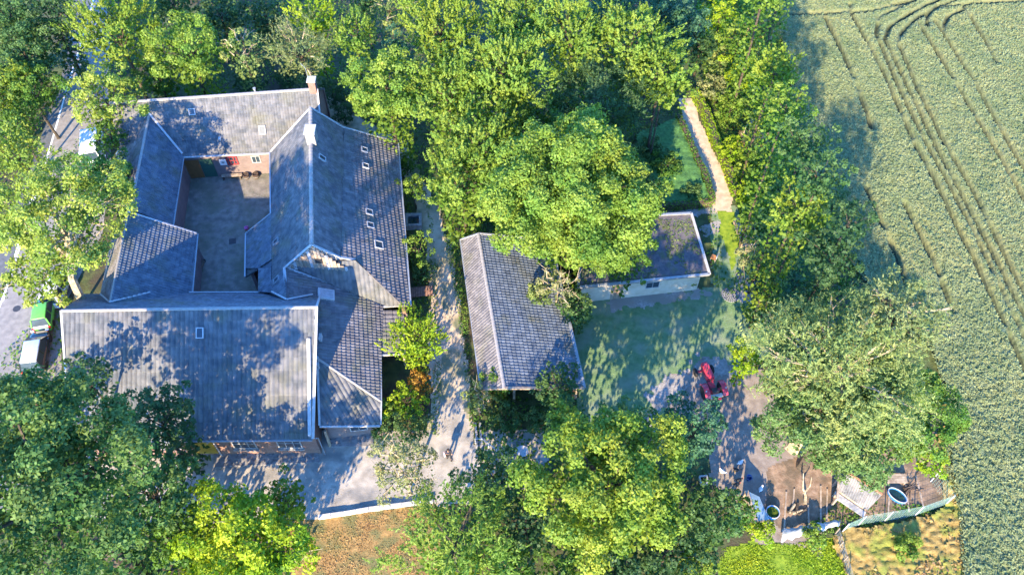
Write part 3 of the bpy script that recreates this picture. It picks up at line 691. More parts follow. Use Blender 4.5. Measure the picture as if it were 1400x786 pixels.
MB().box(P(427, 191, 9)+Vector((0,0,1.13)), (.9,1.1,.12)).build('chimney_cap', M_wh, ch)
rel(dE)

# --- middle extension between hall and farmhouse
fX = thing('farm_annex', 'annex with long brown tile slope, white roof hatch and ribbed south slopes', 'farm building', P(475, 480))
F0, F1 = D_W.at(389, 366.5), P(392, 410, 6.05)
F_E = Plane(F0, F1, P(519, 555, 2.95))
slope('roof', F_E, [F0, F_E.at(471, 396), F_E.at(523, 420), F_E.at(520, 548), F_E.at(434, 490), F_E.at(392, 411)], M_tile2, fX, rib=.27, course=.36, amp=.05, step=.04)
E_S = Plane(F_E.at(400, 370), F_E.at(523, 420), P(469, 354, 6.4))
slope('roof', E_S, [E_S.at(399, 359), E_S.at(486, 355.5), E_S.at(551, 418), E_S.at(523, 420), E_S.at(471, 396), E_S.at(399, 369)], M_tile, fX, rib=.34, course=.9, amp=.07, step=.01)
G_S = Plane(F_E.at(434, 490), F_E.at(520, 548), P(478, 581, 2.75))
slope('roof', G_S, [G_S.at(434, 490), G_S.at(520, 548), G_S.at(520, 581), G_S.at(437, 582)], M_tile, fX, rib=.34, course=.9, amp=.07, step=.01)
h1, h2 = F_E.at(515, 424), F_E.at(519, 487)
H_E = Plane(h1-Vector((0,0,.12)), h2-Vector((0,0,.12)), P(552, 455, 2.35))
slope('roof', H_E, [H_E.at(516, 424), H_E.at(552, 425), H_E.at(555, 484), H_E.at(519.5, 486.5)], M_tile2, fX, rib=.40, course=.6, amp=.05, step=.03)
board(fX, 'ridge_board', [F0, F1], M_wh, .2, .08); board(fX, 'valley_flashing', [F_E.at(393, 367), F_E.at(471, 396), F_E.at(523, 420), E_S.at(551, 418)], M_wh, .17, .05, .05)
ridge_caps(fX, F_E.at(434, 490), F_E.at(520, 548), M_cap, w=.2)
board(fX, 'gutter', [G_S.at(437, 582)+Vector((0,-.06,-.08)), G_S.at(520, 581)+Vector((0,-.06,-.08))], M_wh, .13, .1)
board(fX, 'verge_board', [G_S.at(434, 490), G_S.at(437, 582)], M_wh, .15, .1)
board(fX, 'gutter', [F_E.at(520, 488)+Vector((.05,0,-.06)), F_E.at(520.5, 548)+Vector((.05,0,-.06)), G_S.at(521, 581)], M_zinc, .1, .1)
board(fX, 'verge_board', [H_E.at(519.5, 486.5), H_E.at(555, 484)], M_wh, .12, .08)
board(fX, 'valley_flashing', [D_W.at(371.5, 399), D_W.at(392, 410), F_E.at(428, 403)], M_wh, .14, .05, .08)
ht = F_E.at(445, 404); n_ = F_E.n; dn = Vector((n_.x, n_.y, 0)); dn = (dn-n_*dn.dot(n_)).normalized(); an = n_.cross(dn).normalized()
Rm = Matrix((an, dn, n_)).transposed()
hb = MB().box(ht+n_*.16, (.95, 1.3, .22), M=Rm).build('roof_hatch', M_wh, fX); MB().box(ht+n_*.29, (.7, 1.0, .05), M=Rm).build('hatch_lid', M_zinc, hb)
vp = F_E.at(439, 464); MB().box(vp+Vector((0,0,.25)), (.2,.5,.5)).build('vent_box', M_wh, fX)
for u, v in ((431, 494), (432, 503), (430.5, 511)):
    p = G_S.at(u+4, v); MB().lathe([(.08,-.2),(.08,.5),(.14,.52),(.14,.62)], 8, p).build('vent_pipe', M_wh, fX)
g1, g2 = G_S.at(437, 582)+Vector((.1,.45,.2)), G_S.at(520, 581)+Vector((-.3,.45,.2))
wall(fX, [g1, g2], M_brickd, tdir=(0, 1), name='south_wall')
wall(fX, [F_E.at(520, 488)+Vector((-.35,0,.1)), G_S.at(520, 581)+Vector((-.35,.5,.1))], M_brick, tdir=(-1, 0), name='east_wall')
hw = H_E.at(555, 484); hw0 = H_E.at(552, 425)
MB().box((hw.x-.25, hw.y+.3, (hw.z-.1)/2), (.16,.16,hw.z-.1)).build('porch_post', M_wood, fX)
MB().box((hw.x-.25, hw0.y-.3, (hw0.z-.1)/2), (.16,.16,hw0.z-.1)).build('porch_post', M_wood, fX)
px_ = P(448, 600, 1.2); MB().bar((px_.x-.0, g1.y-.45, 2.45), (px_.x, g1.y-.55, 0), .18).build('porch_post', M_wood, fX)
sgr = (g2-g1); sgr.z = 0; sgr.normalize()
pp_ = g1+(g2-g1)*.62; panel(fX, 'window', Vector((pp_.x, pp_.y, 1.5)), sgr, 1.3, 1.1, M_wh, .06, Vector((sgr.y, -sgr.x, 0)), sub='pane', split=2)
rel(fX)

# --- barn east of the lane
bn = thing('barn', 'low barn east of the lane with ribbed tiles and off-centre ridge', 'barn', P(715, 430))
r0, r1 = P(654, 320, 4.9), P(689.5, 531, 4.9)
BW = Plane(r0, r1, P(643, 424, 3.0)); BE = Plane(r0, r1, P(792, 505, 2.45))
slope('roof', BW, [r0, r1, BW.at(658, 532), BW.at(630, 328)], M_tile2, bn, rib=.27, course=.36, amp=.045, step=.03)
be = BE.at(799, 531); dirb = (r1-r0).normalized(); be0 = be-dirb*((r1-r0).length)
slope('roof', BE, [r0, r1, be, be0], M_tile3, bn, rib=.27, course=.36, amp=.045, step=.03)
ridge_caps(bn, r1, r0, M_cap, w=.3)
board(bn, 'verge_board', [BW.at(630, 328), r0, be0], M_wh, .16, .1)
board(bn, 'verge_board', [BW.at(658, 532), r1, be], M_wood, .2, .14)
board(bn, 'gutter', [BW.at(630, 328)+Vector((-.05,0,-.05)), BW.at(658, 532)+Vector((-.05,0,-.05))], M_zinc, .12, .1)
MB().bar(be0+Vector((-.15,0,.07)), be+Vector((-.15,0,.07)), .55, .05).build('eave_sheet', M_zinc, bn)
wa, wb = BW.at(630, 328)+Vector((.35,-.2,.25)), BW.at(658, 532)+Vector((.35,.5,.25))
wall(bn, [wa, wb], M_brick, tdir=(1, 0), name='west_wall')
ea, eb = be0+Vector((-.4,-.2,.12)), be+Vector((-.4,.5,.12))
wall(bn, [ea, eb], M_brick, tdir=(-1, 0), name='east_wall')
gable(bn, r0+Vector((0,-.15,0)), wa+Vector((0,.05,0)), ea+Vector((0,.05,0)), M_brick, (0, -.28, 0))
# open south side: posts and beam, dark inside back wall
sA = Vector((wb.x, wb.y, 0)); sB = Vector((eb.x, eb.y, 0))
for t in (0.02, .3, .58, .8, .98):
    p = sA.lerp(sB, t); MB().box((p.x, p.y, 1.15), (.2,.2,2.3)).build('post', M_wood, bn)
MB().bar(sA+Vector((0,0,2.2)), sB+Vector((0,0,2.2)), .2, .2).build('beam', M_wood, bn)
MB().prism([sA+Vector((.3,3.2,0)), sB+Vector((-.3,3.2,0)), sB+Vector((-.3,3.2,2.3)), sA+Vector((.3,3.2,2.3))], (0,.2,0)).build('inner_wall', M_dkwood, bn)
rel(bn)

# --- flat roofed shed
fs = thing('flat_roof_shed', 'flat roofed shed with dark planted roof, white rim and beige front', 'shed', P(900, 350))
Fp = [P(800, 299, 2.9), P(945, 292, 2.9), P(970, 375, 2.9), P(790, 393, 2.9)]
M_sedum = noise_mat('sedum_roof', (.08,.07,.085), (.125,.115,.12), 4, rough=.95, bump=.6, bscale=18, c3=(.10,.11,.05), scale3=1.1, lo3=.5, hi3=.7)
rf = MB().prism([p-Vector((0,0,.25)) for p in Fp], (0,0,.22)).build('roof', M_sedum, fs)
for i in range(4): MB().bar(Fp[i]+Vector((0,0,.02)), Fp[(i+1) % 4]+Vector((0,0,.02)), .2, .16).build('roof_rim', M_zinc if i != 1 else M_wh, fs)
wz = Vector((0,0,-.15))
s1, s2 = Fp[3]+Vector((.4,.5,0)), Fp[2]+Vector((-.5,.5,0))
wall(fs, [s1, s2], M_plaster, tdir=(0, 1), name='front_wall', drop=.26)
wall(fs, [s2, Fp[1]+Vector((-.5,-.3,0))], M_plaster, tdir=(-1, 0), name='side_wall', drop=.26)
wall(fs, [Fp[0]+Vector((.4,-.3,0)), Fp[1]+Vector((-.5,-.3,0))], M_plaster, tdir=(0, -1), name='rear_wall', drop=.26)
wall(fs, [s1, Fp[0]+Vector((.4,-.3,0))], M_plaster, tdir=(1, 0), name='side_wall', drop=.26)
fr = (s2-s1); fr.z = 0; fr.normalize(); fo = Vector((fr.y, -fr.x, 0))
p = s1.lerp(s2, .30); panel(fs, 'door', Vector((p.x, p.y, 1.05)), fr, .95, 2.1, M_wood, .06, fo)
p = s1.lerp(s2, .60); panel(fs, 'window', Vector((p.x, p.y, 1.5)), fr, 1.2, .9, M_wh, .06, fo, sub='pane', split=2)
# low succulents growing on the flat roof
v = []; q = []; va = []
for i in range(2600):
    a_, b_ = RNG.random(2); p = Fp[0].lerp(Fp[1], a_).lerp(Fp[3].lerp(Fp[2], a_), b_)
    if fbm(np.array(p.x*.8), np.array(p.y*.8), 3) < .5: continue
    s = RNG.uniform(.04,.11); an = RNG.uniform(0, 6.28); c, sn = math.cos(an)*s, math.sin(an)*s; k = len(v)
    v += [(p.x-c, p.y-sn, 2.88), (p.x+sn, p.y-c, 2.90), (p.x+c, p.y+sn, 2.93+s*.4), (p.x-sn, p.y+c, 2.90)]; q.append((k, k+1, k+2, k+3)); va.append(RNG.random()*.6)
sd_ = npmesh('roof_plants', v, q, LM('olive'), fs, attr=va); sd_['kind'] = 'stuff'
rel(fs)
# ------------------------------------------------------------------ THINGS
def heading(u0, v0, u1, v1, z=0.0):
    a, b = P(u0, v0, z), P(u1, v1, z); return math.atan2(b.y-a.y, b.x-a.x)
M_tyre = flat_mat('tyre_rubber', (.02,.02,.022), .8); M_rim = flat_mat('alloy_rim', (.45,.45,.47), .35, .8)
M_lampw = flat_mat('headlight_glass', (.7,.7,.72), .1, 0, .9); M_lampr = flat_mat('tail_light', (.5,.02,.02), .2)
M_trim = flat_mat('black_trim', (.03,.03,.032), .5)
def wheel(parent, c, r, w, tyre=M_tyre, rim=M_rim, name='wheel', lugs=0):
    """axis along local y"""
    M = Matrix.Rotation(math.pi/2, 3, 'X')
    m = MB(); m.lathe([(r*.62,-w/2),(r*.9,-w/2),(r,-w*.35),(r,w*.35),(r*.9,w/2),(r*.62,w/2)], 22, c, M)
    for k in range(lugs):
        a = 2*math.pi*k/lugs; d = Vector((math.cos(a), 0, math.sin(a)))
        m.bar(Vector(c)+d*r*.99+Vector((0,-w*.42,0)), Vector(c)+Vector((math.cos(a+.12), 0, math.sin(a+.12)))*r*.99+Vector((0,w*.42,0)), .05, .05)
    t = m.build(name, tyre, parent)
    MB().lathe([(r*.2,-w*.30),(r*.60,-w*.46),(r*.62,-w*.5),(r*.62,w*.5),(r*.60,w*.46),(r*.2,w*.30)], 16, c, M).build('rim', rim, t); return t
def car(name, label, loc, rz, L, Wd, H, paint, roofpaint=None, wind=.62, van=False, roofrack=False):
    """a small hatchback or van facing local +x, built from cross sections"""
    t = thing(name, label, 'car' if not van else 'van', loc, rz)
    hz = H*.55
    # body sides by stations: x, half width, sill z, belt z
    st = [(-L/2, .40, .42, .62), (-L/2+.10, .455, .25, .74), (-L*.36, .49, .2, .80), (-L*.1, .5, .18, .80), (L*.18, .5, .18, .78), (L*.36, .48, .2, .70 if not van else .76), (L/2-.12, .44, .26, .60 if not van else .70), (L/2, .36, .36, .5)]
    k = hz/.80*1.0
    v = []; f = []
    for x, w, a, b in st:
        w *= Wd; b *= k
        v += [(x,-w*.92,a),(x,-w,(a+b)/2),(x,-w*.95,b),(x,-w*.5,b+.035),(x,w*.5,b+.035),(x,w*.95,b),(x,w,(a+b)/2),(x,w*.92,a)]
    for i in range(len(st)-1):
        for j in range(7): f.append((8*i+j, 8*i+8+j, 8*i+9+j, 8*i+1+j))
        f.append((8*i+7, 8*i+15, 8*i+8, 8*i))
    f += [tuple(range(7, -1, -1)), tuple(8*(len(st)-1)+j for j in range(8))]
    body = MB().add(v, f).build('body', paint, t, smooth=True)
    # greenhouse: glass block with painted roof and pillars
    x0, x1, x2, x3 = (-L/2+.12, -L/2+.42, L*.12, L*.30) if not van else (-L/2+.06, -L/2+.22, L*.28, L*.42)
    zb, zt = hz-.02, H
    wb, wt = Wd*.46, Wd*(.37 if not van else .42)
    g = [(x0,-wb,zb),(x3,-wb,zb),(x3,wb,zb),(x0,wb,zb),(x1,-wt,zt-.04),(x2,-wt,zt-.04),(x2,wt,zt-.04),(x1,wt,zt-.04)]
    MB().add([g[0],g[3],g[7],g[4]], [(0,1,2,3)]).build('rear_window', M_glass, t); MB().add([g[1],g[2],g[6],g[5]], [(0,1,2,3)]).build('windscreen', M_glass, t)
    for a, b, c_, d in ((0,1,5,4),(3,2,6,7)): MB().add([g[a],g[b],g[c_],g[d]], [(0,1,2,3)]).build('side_window', M_glass, t)
    MB().box(((x1+x2)/2, 0, zt-.04), (x2-x1-.04, wt*2-.02, .16)).build('car_roof', roofpaint or paint, t, smooth=True, bevel=.07)
    pm = MB()
    for s in (-1, 1):
        pm.bar(Vector(g[0])*1+Vector((0,s*0,0)) if s < 0 else g[3], g[4] if s < 0 else g[7], .09, .07); pm.bar(g[1] if s < 0 else g[2], g[5] if s < 0 else g[6], .07, .06)
        xm = (x1+x2)/2; pm.bar((xm, s*wb, zb), (xm, s*wt, zt-.04), .08, .05)
    o = pm.build('pillars', paint, t); o['kind'] = 'stuff'
    r = .31
    for sx in (-L*.31, L*.31):
        for sy in (-1, 1): wheel(t, (sx, sy*Wd*.43, r), r, .2)
    for sy in (-1, 1):
        MB().box((L/2-.09, sy*Wd*.33, hz*.72), (.16,.3,.14)).build('headlight', M_lampw, t, bevel=.03)
        MB().box((-L/2+.05, sy*Wd*.40, hz*.85), (.12,.16,.26)).build('tail_light', M_lampr, t, bevel=.02)
        MB().box((L*.21, sy*Wd*.53, hz+.06), (.14,.16,.12)).build('wing_mirror', paint, t, bevel=.03)
    MB().box((-L/2+.02, 0, .38), (.16, Wd*.86, .2)).build('bumper', M_trim if van else paint, t, bevel=.04); MB().box((L/2-.03, 0, .36), (.16, Wd*.78, .2)).build('bumper', M_trim if van else paint, t, bevel=.04)
    MB().box((-L/2-.01, 0, .6), (.03, .5, .11)).build('number_plate', M_wh, t)
    return t
P_green = flat_mat('lime_car_paint', (.12,.42,.06), .35, 0, .5, .4); P_white = flat_mat('white_car_paint', (.72,.73,.74), .25, 0, .6, .6)
P_black = flat_mat('black_car_paint', (.02,.02,.024), .2, 0, .6, .8); P_silver = flat_mat('silver_car_paint', (.55,.60,.64), .25, .3, .6, .6)
hk = heading(65, 446, 70, 405)
c = car('parked_car', 'lime green hatchback with pale tailgate parked by the hall corner', P(64, 434, .0)+Vector((0,.1,.012)), hk, 3.35, 1.56, 1.45, P_green)
MB().box((-1.60, 0, .74), (.10, 1.2, .34)).build('tailgate', P_white, c, bevel=.04)['label'] = 'pale tailgate panel'
car('parked_car', 'black hatchback with silver roof parked behind the lime green car, half under branches', P(54, 485)+Vector((0,0,.012)), heading(52, 500, 60, 455), 4.1, 1.75, 1.48, P_black, P_silver)
car('parked_van', 'white van parked at the kerb beside the upper west wing', P(131, 208)+Vector((0,0,.012)), heading(130, 212, 131, 180), 4.6, 1.85, 1.9, P_white, van=True)
car('parked_car', 'white car almost hidden under the pale willow crown', P(82, 398)+Vector((0,0,.012)), heading(70, 430, 88, 380), 3.9, 1.7, 1.5, P_white)

# --- tractor
M_red = flat_mat('tractor_red', (.50,.045,.075), .45, 0, .4, .1); M_eng = flat_mat('engine_grey', (.07,.06,.065), .6, .3)
tc = P(970, 533); th = heading(975, 545, 959, 505)
tr = thing('tractor', 'small old red tractor with open seat standing on the earth behind the lawn', 'tractor', (tc.x, tc.y, 0.02), th)
# hood with rounded top, facing +x
sec = lambda x, w, z0, z1: [(x,-w,z0),(x,-w,z1-.12),(x,-w*.7,z1),(x,w*.7,z1),(x,w,z1-.12),(x,w,z0)]
v = []; f = []
for s in (sec(.35,.30,.85,1.42), sec(1.0,.29,.82,1.40), sec(1.65,.27,.75,1.33), sec(1.85,.22,.70,1.22)): v += s
for i in range(3):
    for j in range(5): f.append((6*i+j, 6*i+6+j, 6*i+7+j, 6*i+1+j))
f += [(5,4,3,2,1,0), (18,19,20,21,22,23)]
hood = MB().add(v, f).build('hood', M_red, tr)
MB().box((1.87,0,.95), (.04,.34,.45)).build('grille', M_trim, hood)
MB().box((.9,0,.68), (1.7,.34,.42)).build('engine', M_eng, tr, bevel=.03)
MB().box((-.25,0,.72), (1.1,.46,.42)).build('gearbox', M_red, tr, bevel=.04)
MB().bar((1.55,-.62,.42), (1.55,.62,.42), .14).bar((1.55,0,.45), (1.55,0,.7), .16).build('front_axle', M_red, tr)
MB().bar((-.5,-.55,.68), (-.5,.55,.68), .22).build('rear_axle', M_red, tr)
for s in (-1, 1):
    wheel(tr, (1.55, s*.68, .36), .36, .18, rim=M_wh, name='front_wheel', lugs=0)
    wheel(tr, (-.5, s*.68, .62), .62, .32, rim=M_red, name='rear_wheel', lugs=20)
    # curved mudguard
    v = []; f = []
    for k in range(8):
        a = math.radians(15+k*20); 
        for y_ in (.50, .92): v.append((-.5+math.cos(a)*.72, s*y_, .62+math.sin(a)*.72))
        for y_ in (.50, .92): v.append((-.5+math.cos(a)*.76, s*y_, .62+math.sin(a)*.76))
    for k in range(7):
        b_ = 4*k; f += [(b_, b_+1, b_+5, b_+4), (b_+2, b_+6, b_+7, b_+3), (b_, b_+4, b_+6, b_+2), (b_+1, b_+3, b_+7, b_+5)]
    f += [(0,2,3,1), (28,29,31,30)]
    mg = MB().add(v, f).build('mudguard', M_red, tr)
    MB().lathe([(.06,0),(.06,.08)], 10, (-.75, s*.8, 1.36)).build('lamp', M_wh, mg)
MB().box((-.62,0,1.06), (.42,.46,.07)).box((-.84,0,1.2), (.07,.46,.28)).build('seat', M_trim, tr)
MB().box((-1.05,0,.92), (.32,1.0,.06)).build('rear_board', flat_mat('grey_board', (.38,.40,.38), .7), tr)
MB().box((-1.35,0,.75), (.2,.7,.14)).build('drawbar', M_red, tr)
sw = MB(); M_ = Matrix.Rotation(math.radians(-35), 3, 'Y')
pts = [Vector((-.02,0,1.42))+M_ @ Vector((.2*math.cos(a*math.pi/8), .2*math.sin(a*math.pi/8), 0)) for a in range(17)]; sw.tube(pts, .02, 5, cap=False); sw.tube([(.32,0,1.2),(-.02,0,1.42)], .02, 5); sw.build('steering_wheel', M_trim, tr)
MB().tube([(.95,.18,1.35),(.95,.18,1.95)], .035, 8).build('exhaust', M_trim, tr)

# --- people: one continuous skinned body, clothing parts as shells
def person(label, loc, rz, pose, top, legs, hair, skin=(.45,.27,.19), name='person'):
    t = thing(name, label, 'person', loc, rz)
    J = dict(pelvis=(0,0,.95), chest=(.03,0,1.28), neck=(.05,0,1.48), head=(.08,0,1.62), crown=(.07,0,1.74))
    J.update(dict(shL=(.03,.19,1.42), elL=(.0,.25,1.14), haL=(.12,.24,.92), fiL=(.17,.23,.82), shR=(.03,-.19,1.42), elR=(-.05,-.25,1.14), haR=(.0,-.25,.9), fiR=(.03,-.24,.80),
                  hiL=(0,.10,.90), knL=(.16,.11,.50), anL=(.10,.11,.09), toL=(.26,.11,.04), hiR=(0,-.10,.90), knR=(-.02,-.11,.48), anR=(-.20,-.11,.10), toR=(-.06,-.11,.03)))
    J.update(pose)
    def skin_mesh(nm, chain, mat, rad, lv=1, parent=t):
        names = list(dict.fromkeys(sum([list(c) for c in chain], []))); idx = {n: i for i, n in enumerate(names)}
        me = bpy.data.meshes.new(nm); me.from_pydata([J[n] for n in names], [(idx[a], idx[b]) for a, b in chain], []); me.update()
        o = put(bpy.data.objects.new(nm, me), None)
        sm = o.modifiers.new('s', 'SKIN'); ss = o.modifiers.new('ss', 'SUBSURF'); ss.levels = lv; ss.render_levels = lv
        for n, i in idx.items():
            r = rad[n] if n in rad else .05; r = r if hasattr(r, '__len__') else (r, r); me.skin_vertices[0].data[i].radius = r
        me.skin_vertices[0].data[0].use_root = True
        dg = bpy.context.evaluated_depsgraph_get(); em = bpy.data.meshes.new_from_object(o.evaluated_get(dg)); bpy.data.objects.remove(o)
        em.materials.clear(); em.materials.append(mat); em.shade_smooth(); return put(bpy.data.objects.new(nm, em), parent)
    R = dict(pelvis=(.15,.11), chest=(.16,.11), neck=.055, head=(.085,.10), crown=.06, shL=.06, shR=.06, elL=.045, elR=.045, haL=.035, haR=.035, fiL=.022, fiR=.022, hiL=.09, hiR=.09, knL=.06, knR=.06, anL=.042, anR=.042, toL=.035, toR=.035)
    allc = [('pelvis','chest'),('chest','neck'),('neck','head'),('head','crown'),('chest','shL'),('shL','elL'),('elL','haL'),('haL','fiL'),('chest','shR'),('shR','elR'),('elR','haR'),('haR','fiR'),('pelvis','hiL'),('hiL','knL'),('knL','anL'),('anL','toL'),('pelvis','hiR'),('hiR','knR'),('knR','anR'),('anR','toR')]
    skin_mesh('body', allc, flat_mat('skin_%d' % int(skin[0]*100), skin, .6), R)
    up = {k: (tuple(x*1.14 for x in r) if hasattr(r, '__len__') else r*1.25) for k, r in R.items()}
    skin_mesh('jacket', [('pelvis','chest'),('chest','shL'),('shL','elL'),('elL','haL'),('chest','shR'),('shR','elR'),('elR','haR')], top, up)
    skin_mesh('trousers', [('pelvis','hiL'),('hiL','knL'),('knL','anL'),('pelvis','hiR'),('hiR','knR'),('knR','anR')], legs, up)
    for s in 'LR':
        a, b = Vector(J['an'+s]), Vector(J['to'+s]); MB().bar(a-Vector((.05,0,.04)), b+Vector((.03,0,.01)), .10, .09).build('shoe', M_trim, t, bevel=.02)
    h = Vector(J['head']); MB().ico(h+Vector((-.02,0,.05)), .115, 2, (1.05,.92,1.0)).build('hair', hair, t, smooth=True)
    MB().ico(h+Vector((.10,0,-.01)), .022, 1).build('nose', MATS['skin_%d' % int(skin[0]*100)], t)
    return t
navy = flat_mat('navy_cloth', (.015,.02,.045), .9); blackc = flat_mat('black_cloth', (.015,.015,.018), .9); jeans = flat_mat('blue_jeans', (.08,.14,.30), .9)
whitec = flat_mat('white_cloth', (.62,.62,.64), .9); hairb = flat_mat('dark_hair', (.03,.02,.015), .7); hairl = flat_mat('reddish_hair', (.30,.13,.07), .7); pinkc = flat_mat('pale_pink_cloth', (.55,.38,.42), .9)
pp = P(614, 627); pe = person('person in dark jacket and trousers walking on the lane', (pp.x, pp.y, .02), heading(614, 627, 622, 650), {}, navy, blackc, hairb)
MB().box((.02,-.31,1.02), (.22,.10,.42)).tube([(.03,-.2,1.45),(.02,-.3,1.2)], .015, 4).build('shoulder_bag', pinkc, pe, bevel=.0)
pq = P(146, 222); person('person in white top and blue jeans leaning by the white van', (pq.x, pq.y, .012), math.radians(150), dict(chest=(.18,0,1.22), neck=(.32,0,1.38), head=(.42,0,1.48), crown=(.46,0,1.58), shL=(.2,.19,1.36), shR=(.2,-.19,1.36), elL=(.4,.24,1.15), elR=(.38,-.24,1.12), haL=(.6,.2,1.12), haR=(.6,-.2,1.1), fiL=(.7,.18,1.12), fiR=(.7,-.18,1.1)), whitec, jeans, hairl)

# --- hens
M_comb = flat_mat('comb_red', (.5,.03,.02), .6); M_leg = flat_mat('hen_leg', (.5,.35,.08), .7)
def hen(label, u, v, rz, mat, grp):
    p = P(u, v); t = thing('hen', label, 'hen', (p.x, p.y, .03), rz, grp)
    st = [(-.27,.30,.015,.02),(-.21,.33,.05,.05),(-.12,.27,.105,.10),(0,.23,.125,.12),(.10,.25,.10,.11),(.16,.33,.065,.065),(.19,.41,.045,.045),(.21,.46,.045,.042),(.25,.455,.02,.02)]
    v_ = []; f = []; n = 10
    for x, z, w, h in st:
        for k in range(n):
            a = 2*math.pi*k/n; v_.append((x, math.cos(a)*w*1.25, z+math.sin(a)*h*1.2))
    for i in range(len(st)-1):
        for k in range(n): f.append((i*n+k, i*n+(k+1) % n, (i+1)*n+(k+1) % n, (i+1)*n+k))
    f += [tuple(range(n-1, -1, -1)), tuple((len(st)-1)*n+k for k in range(n))]
    MB().add(v_, f).build('body', mat, t, smooth=True)
    MB().add([(-.2,-.02,.28),(-.34,-.05,.52),(-.42,0,.46),(-.34,.05,.52),(-.2,.02,.28),(-.26,0,.56)], [(0,1,2),(2,3,4),(0,2,4),(1,5,3),(1,3,2),(0,1,5),(4,5,3),(0,5,4)]).build('tail', mat, t)
    MB().box((.215,0,.525), (.07,.012,.05)).build('comb', M_comb, t); MB().lathe([(.015,0),(.002,.04)], 6, (.27,0,.455), Matrix.Rotation(math.pi/2, 3, 'Y')).build('beak', M_leg, t)
    for s in (-1, 1): MB().tube([(0,s*.05,.15),(.01,s*.05,.01)], .012, 5).bar((-.03,s*.05,.008), (.07,s*.05,.008), .05, .012).build('leg', M_leg, t)
    return t
Mwf = flat_mat('white_feathers', (.68,.68,.70), .8); Mbf = flat_mat('black_feathers', (.02,.02,.022), .7)
for u, v, a, m, l in ((1011,634,.6,Mwf,'white hen in the open middle of the earth yard'), (986,646,2.4,Mwf,'white hen next to the dark tree edge'), (1039,670,1.0,Mwf,'white hen next to the top of the lean-to roof'),
      (1005,644,2.9,Mbf,'black hen just below the middle white hen'), (1010,658,.3,Mbf,'black hen furthest from the trees, upper of the pair'), (1006,664,.1,Mbf,'black hen lowest in the earth yard')):
    hen(l, u, v, a, m, 'hens scratching in the earth yard')
M_bblue = flat_mat('blue_plastic', (.03,.09,.28), .4)
p = P(1023, 655); b = thing('bucket', 'dark blue bucket standing among the hens', 'bucket', (p.x, p.y, .03))
MB().lathe([(.15,0),(.21,.36),(.23,.37),(.20,.35),(.14,.03)], 14).build('pail', M_bblue, b); MB().tube([(.21*math.cos(a*math.pi/8), .0, .36+.18*math.sin(a*math.pi/8)) for a in range(9)], .012, 4).build('handle', M_zinc, b)
p = P(961, 658); t = thing('feed_trough', 'square white rimmed tray with dark inside at the tree edge', 'tray', (p.x, p.y, .03), .1)
m = MB()
for s in (-1, 1): m.box((s*.27,0,.22), (.07,.6,.44)); m.box((0,s*.27,.22), (.468,.07,.438))
m.build('rim', M_wh, t); MB().box((0,0,.08), (.46,.46,.1)).build('tray_bottom', M_dark, t)

# lean-to roof and round pool
t = thing('lean_to', 'small shelter with slanting blue grey sheet roof beside the hen yard', 'shelter', P(1036, 700))
cs = [P(1021, 671, 1.5), P(1038, 679, 1.15), P(1051, 710, 1.15), P(1034, 712, 1.5)]
MB().prism(cs, (0,0,.05)).build('roof', flat_mat('blue_sheet', (.26,.36,.42), .5, .2), t)
MB().bar(cs[0]+Vector((-.04,0,.05)), cs[3]+Vector((-.04,0,.05)), .28, .08).build('roof_edge', M_wood, t)
for c_ in cs: MB().box((c_.x, c_.y, c_.z/2-.01), (.1,.1,c_.z-.03)).build('post', M_wood, t)
MB().prism([Vector((cs[0].x+.05, cs[0].y, 0)), Vector((cs[3].x+.05, cs[3].y, 0)), cs[3]+Vector((.05,0,-.04)), cs[0]+Vector((.05,0,-.04))], (.05,0,0)).build('side_boards', M_wood, t); rel(t)
def pool(name, label, u, v, r, h, rz, sx, rimm, wm, cat):
    p = P(u, v); t = thing(name, label, cat, (p.x, p.y, .03), rz)
    MB().lathe([(r*.93,0),(r,h*.5),(r,h),(r*.86,h),(r*.84,.06)], 26, sx=sx).build('tub_wall', rimm, t)
    MB().lathe([(r*.02,h*.72),(r*.85,h*.72+.002)], 26, sx=sx).build('water', wm, t)
    pts = [(math.cos(a*math.pi/12)*r*.96*sx, math.sin(a*math.pi/12)*r*.96, h+.02) for a in range(25)]; MB().tube(pts, .032, 6, cap=False).build('rim', M_wh, t); return t
M_wat = flat_mat('pool_water', (.01,.035,.05), .05, 0, .9); M_wat2 = noise_mat('algae_water', (.03,.06,.01), (.10,.13,.02), 4, rough=.2)
M_pb = flat_mat('pool_blue', (.04,.20,.50), .4)
pool('paddling_pool', 'oval blue pool with white rim in the right part of the pen', 1225, 679, .44, .30, -.75, 1.7, M_pb, M_wat, 'pool')
pool('paddling_pool', 'round pool with algae green water beside the lean-to roof', 1055, 702, .5, .35, 0, 1.0, M_pb, M_wat2, 'pool')

# chicken coop with corrugated roof
M_corr = noise_mat('weathered_sheet', (.10,.098,.095), (.18,.175,.165), 5, bump=.4, c3=(.22,.20,.18), scale3=1.2)
cc = P(1174, 675, 1.5); t = thing('chicken_coop', 'wooden chicken coop with weathered grey corrugated roof and pale ledge', 'coop', (cc.x, cc.y, 0))
k1_, k2_, k3_, k4_ = P(1159, 646, 1.9), P(1206, 676, 1.75), P(1186, 697, 1.2), P(1143, 668, 1.3)
cpl = Plane(k1_, k2_, k4_); cpts = [k1_, k2_, cpl.at(1186, 697), k4_]
slope('corrugated_roof', cpl, cpts, M_corr, t, rib=.16, course=2.0, amp=.03, step=.004, thick=.06)
lp = [cpl.at(1143, 669)-Vector((0,0,.25)), cpl.at(1186, 698)-Vector((0,0,.25)), P(1180, 706, .85), P(1136, 676, .9)]
lpl = Plane(lp[0], lp[1], lp[2]); MB().prism([lp[0], lp[1], lpl.at(1181, 707), lpl.at(1144, 682)], (0,0,-.06)).build('ledge', M_stone, t)
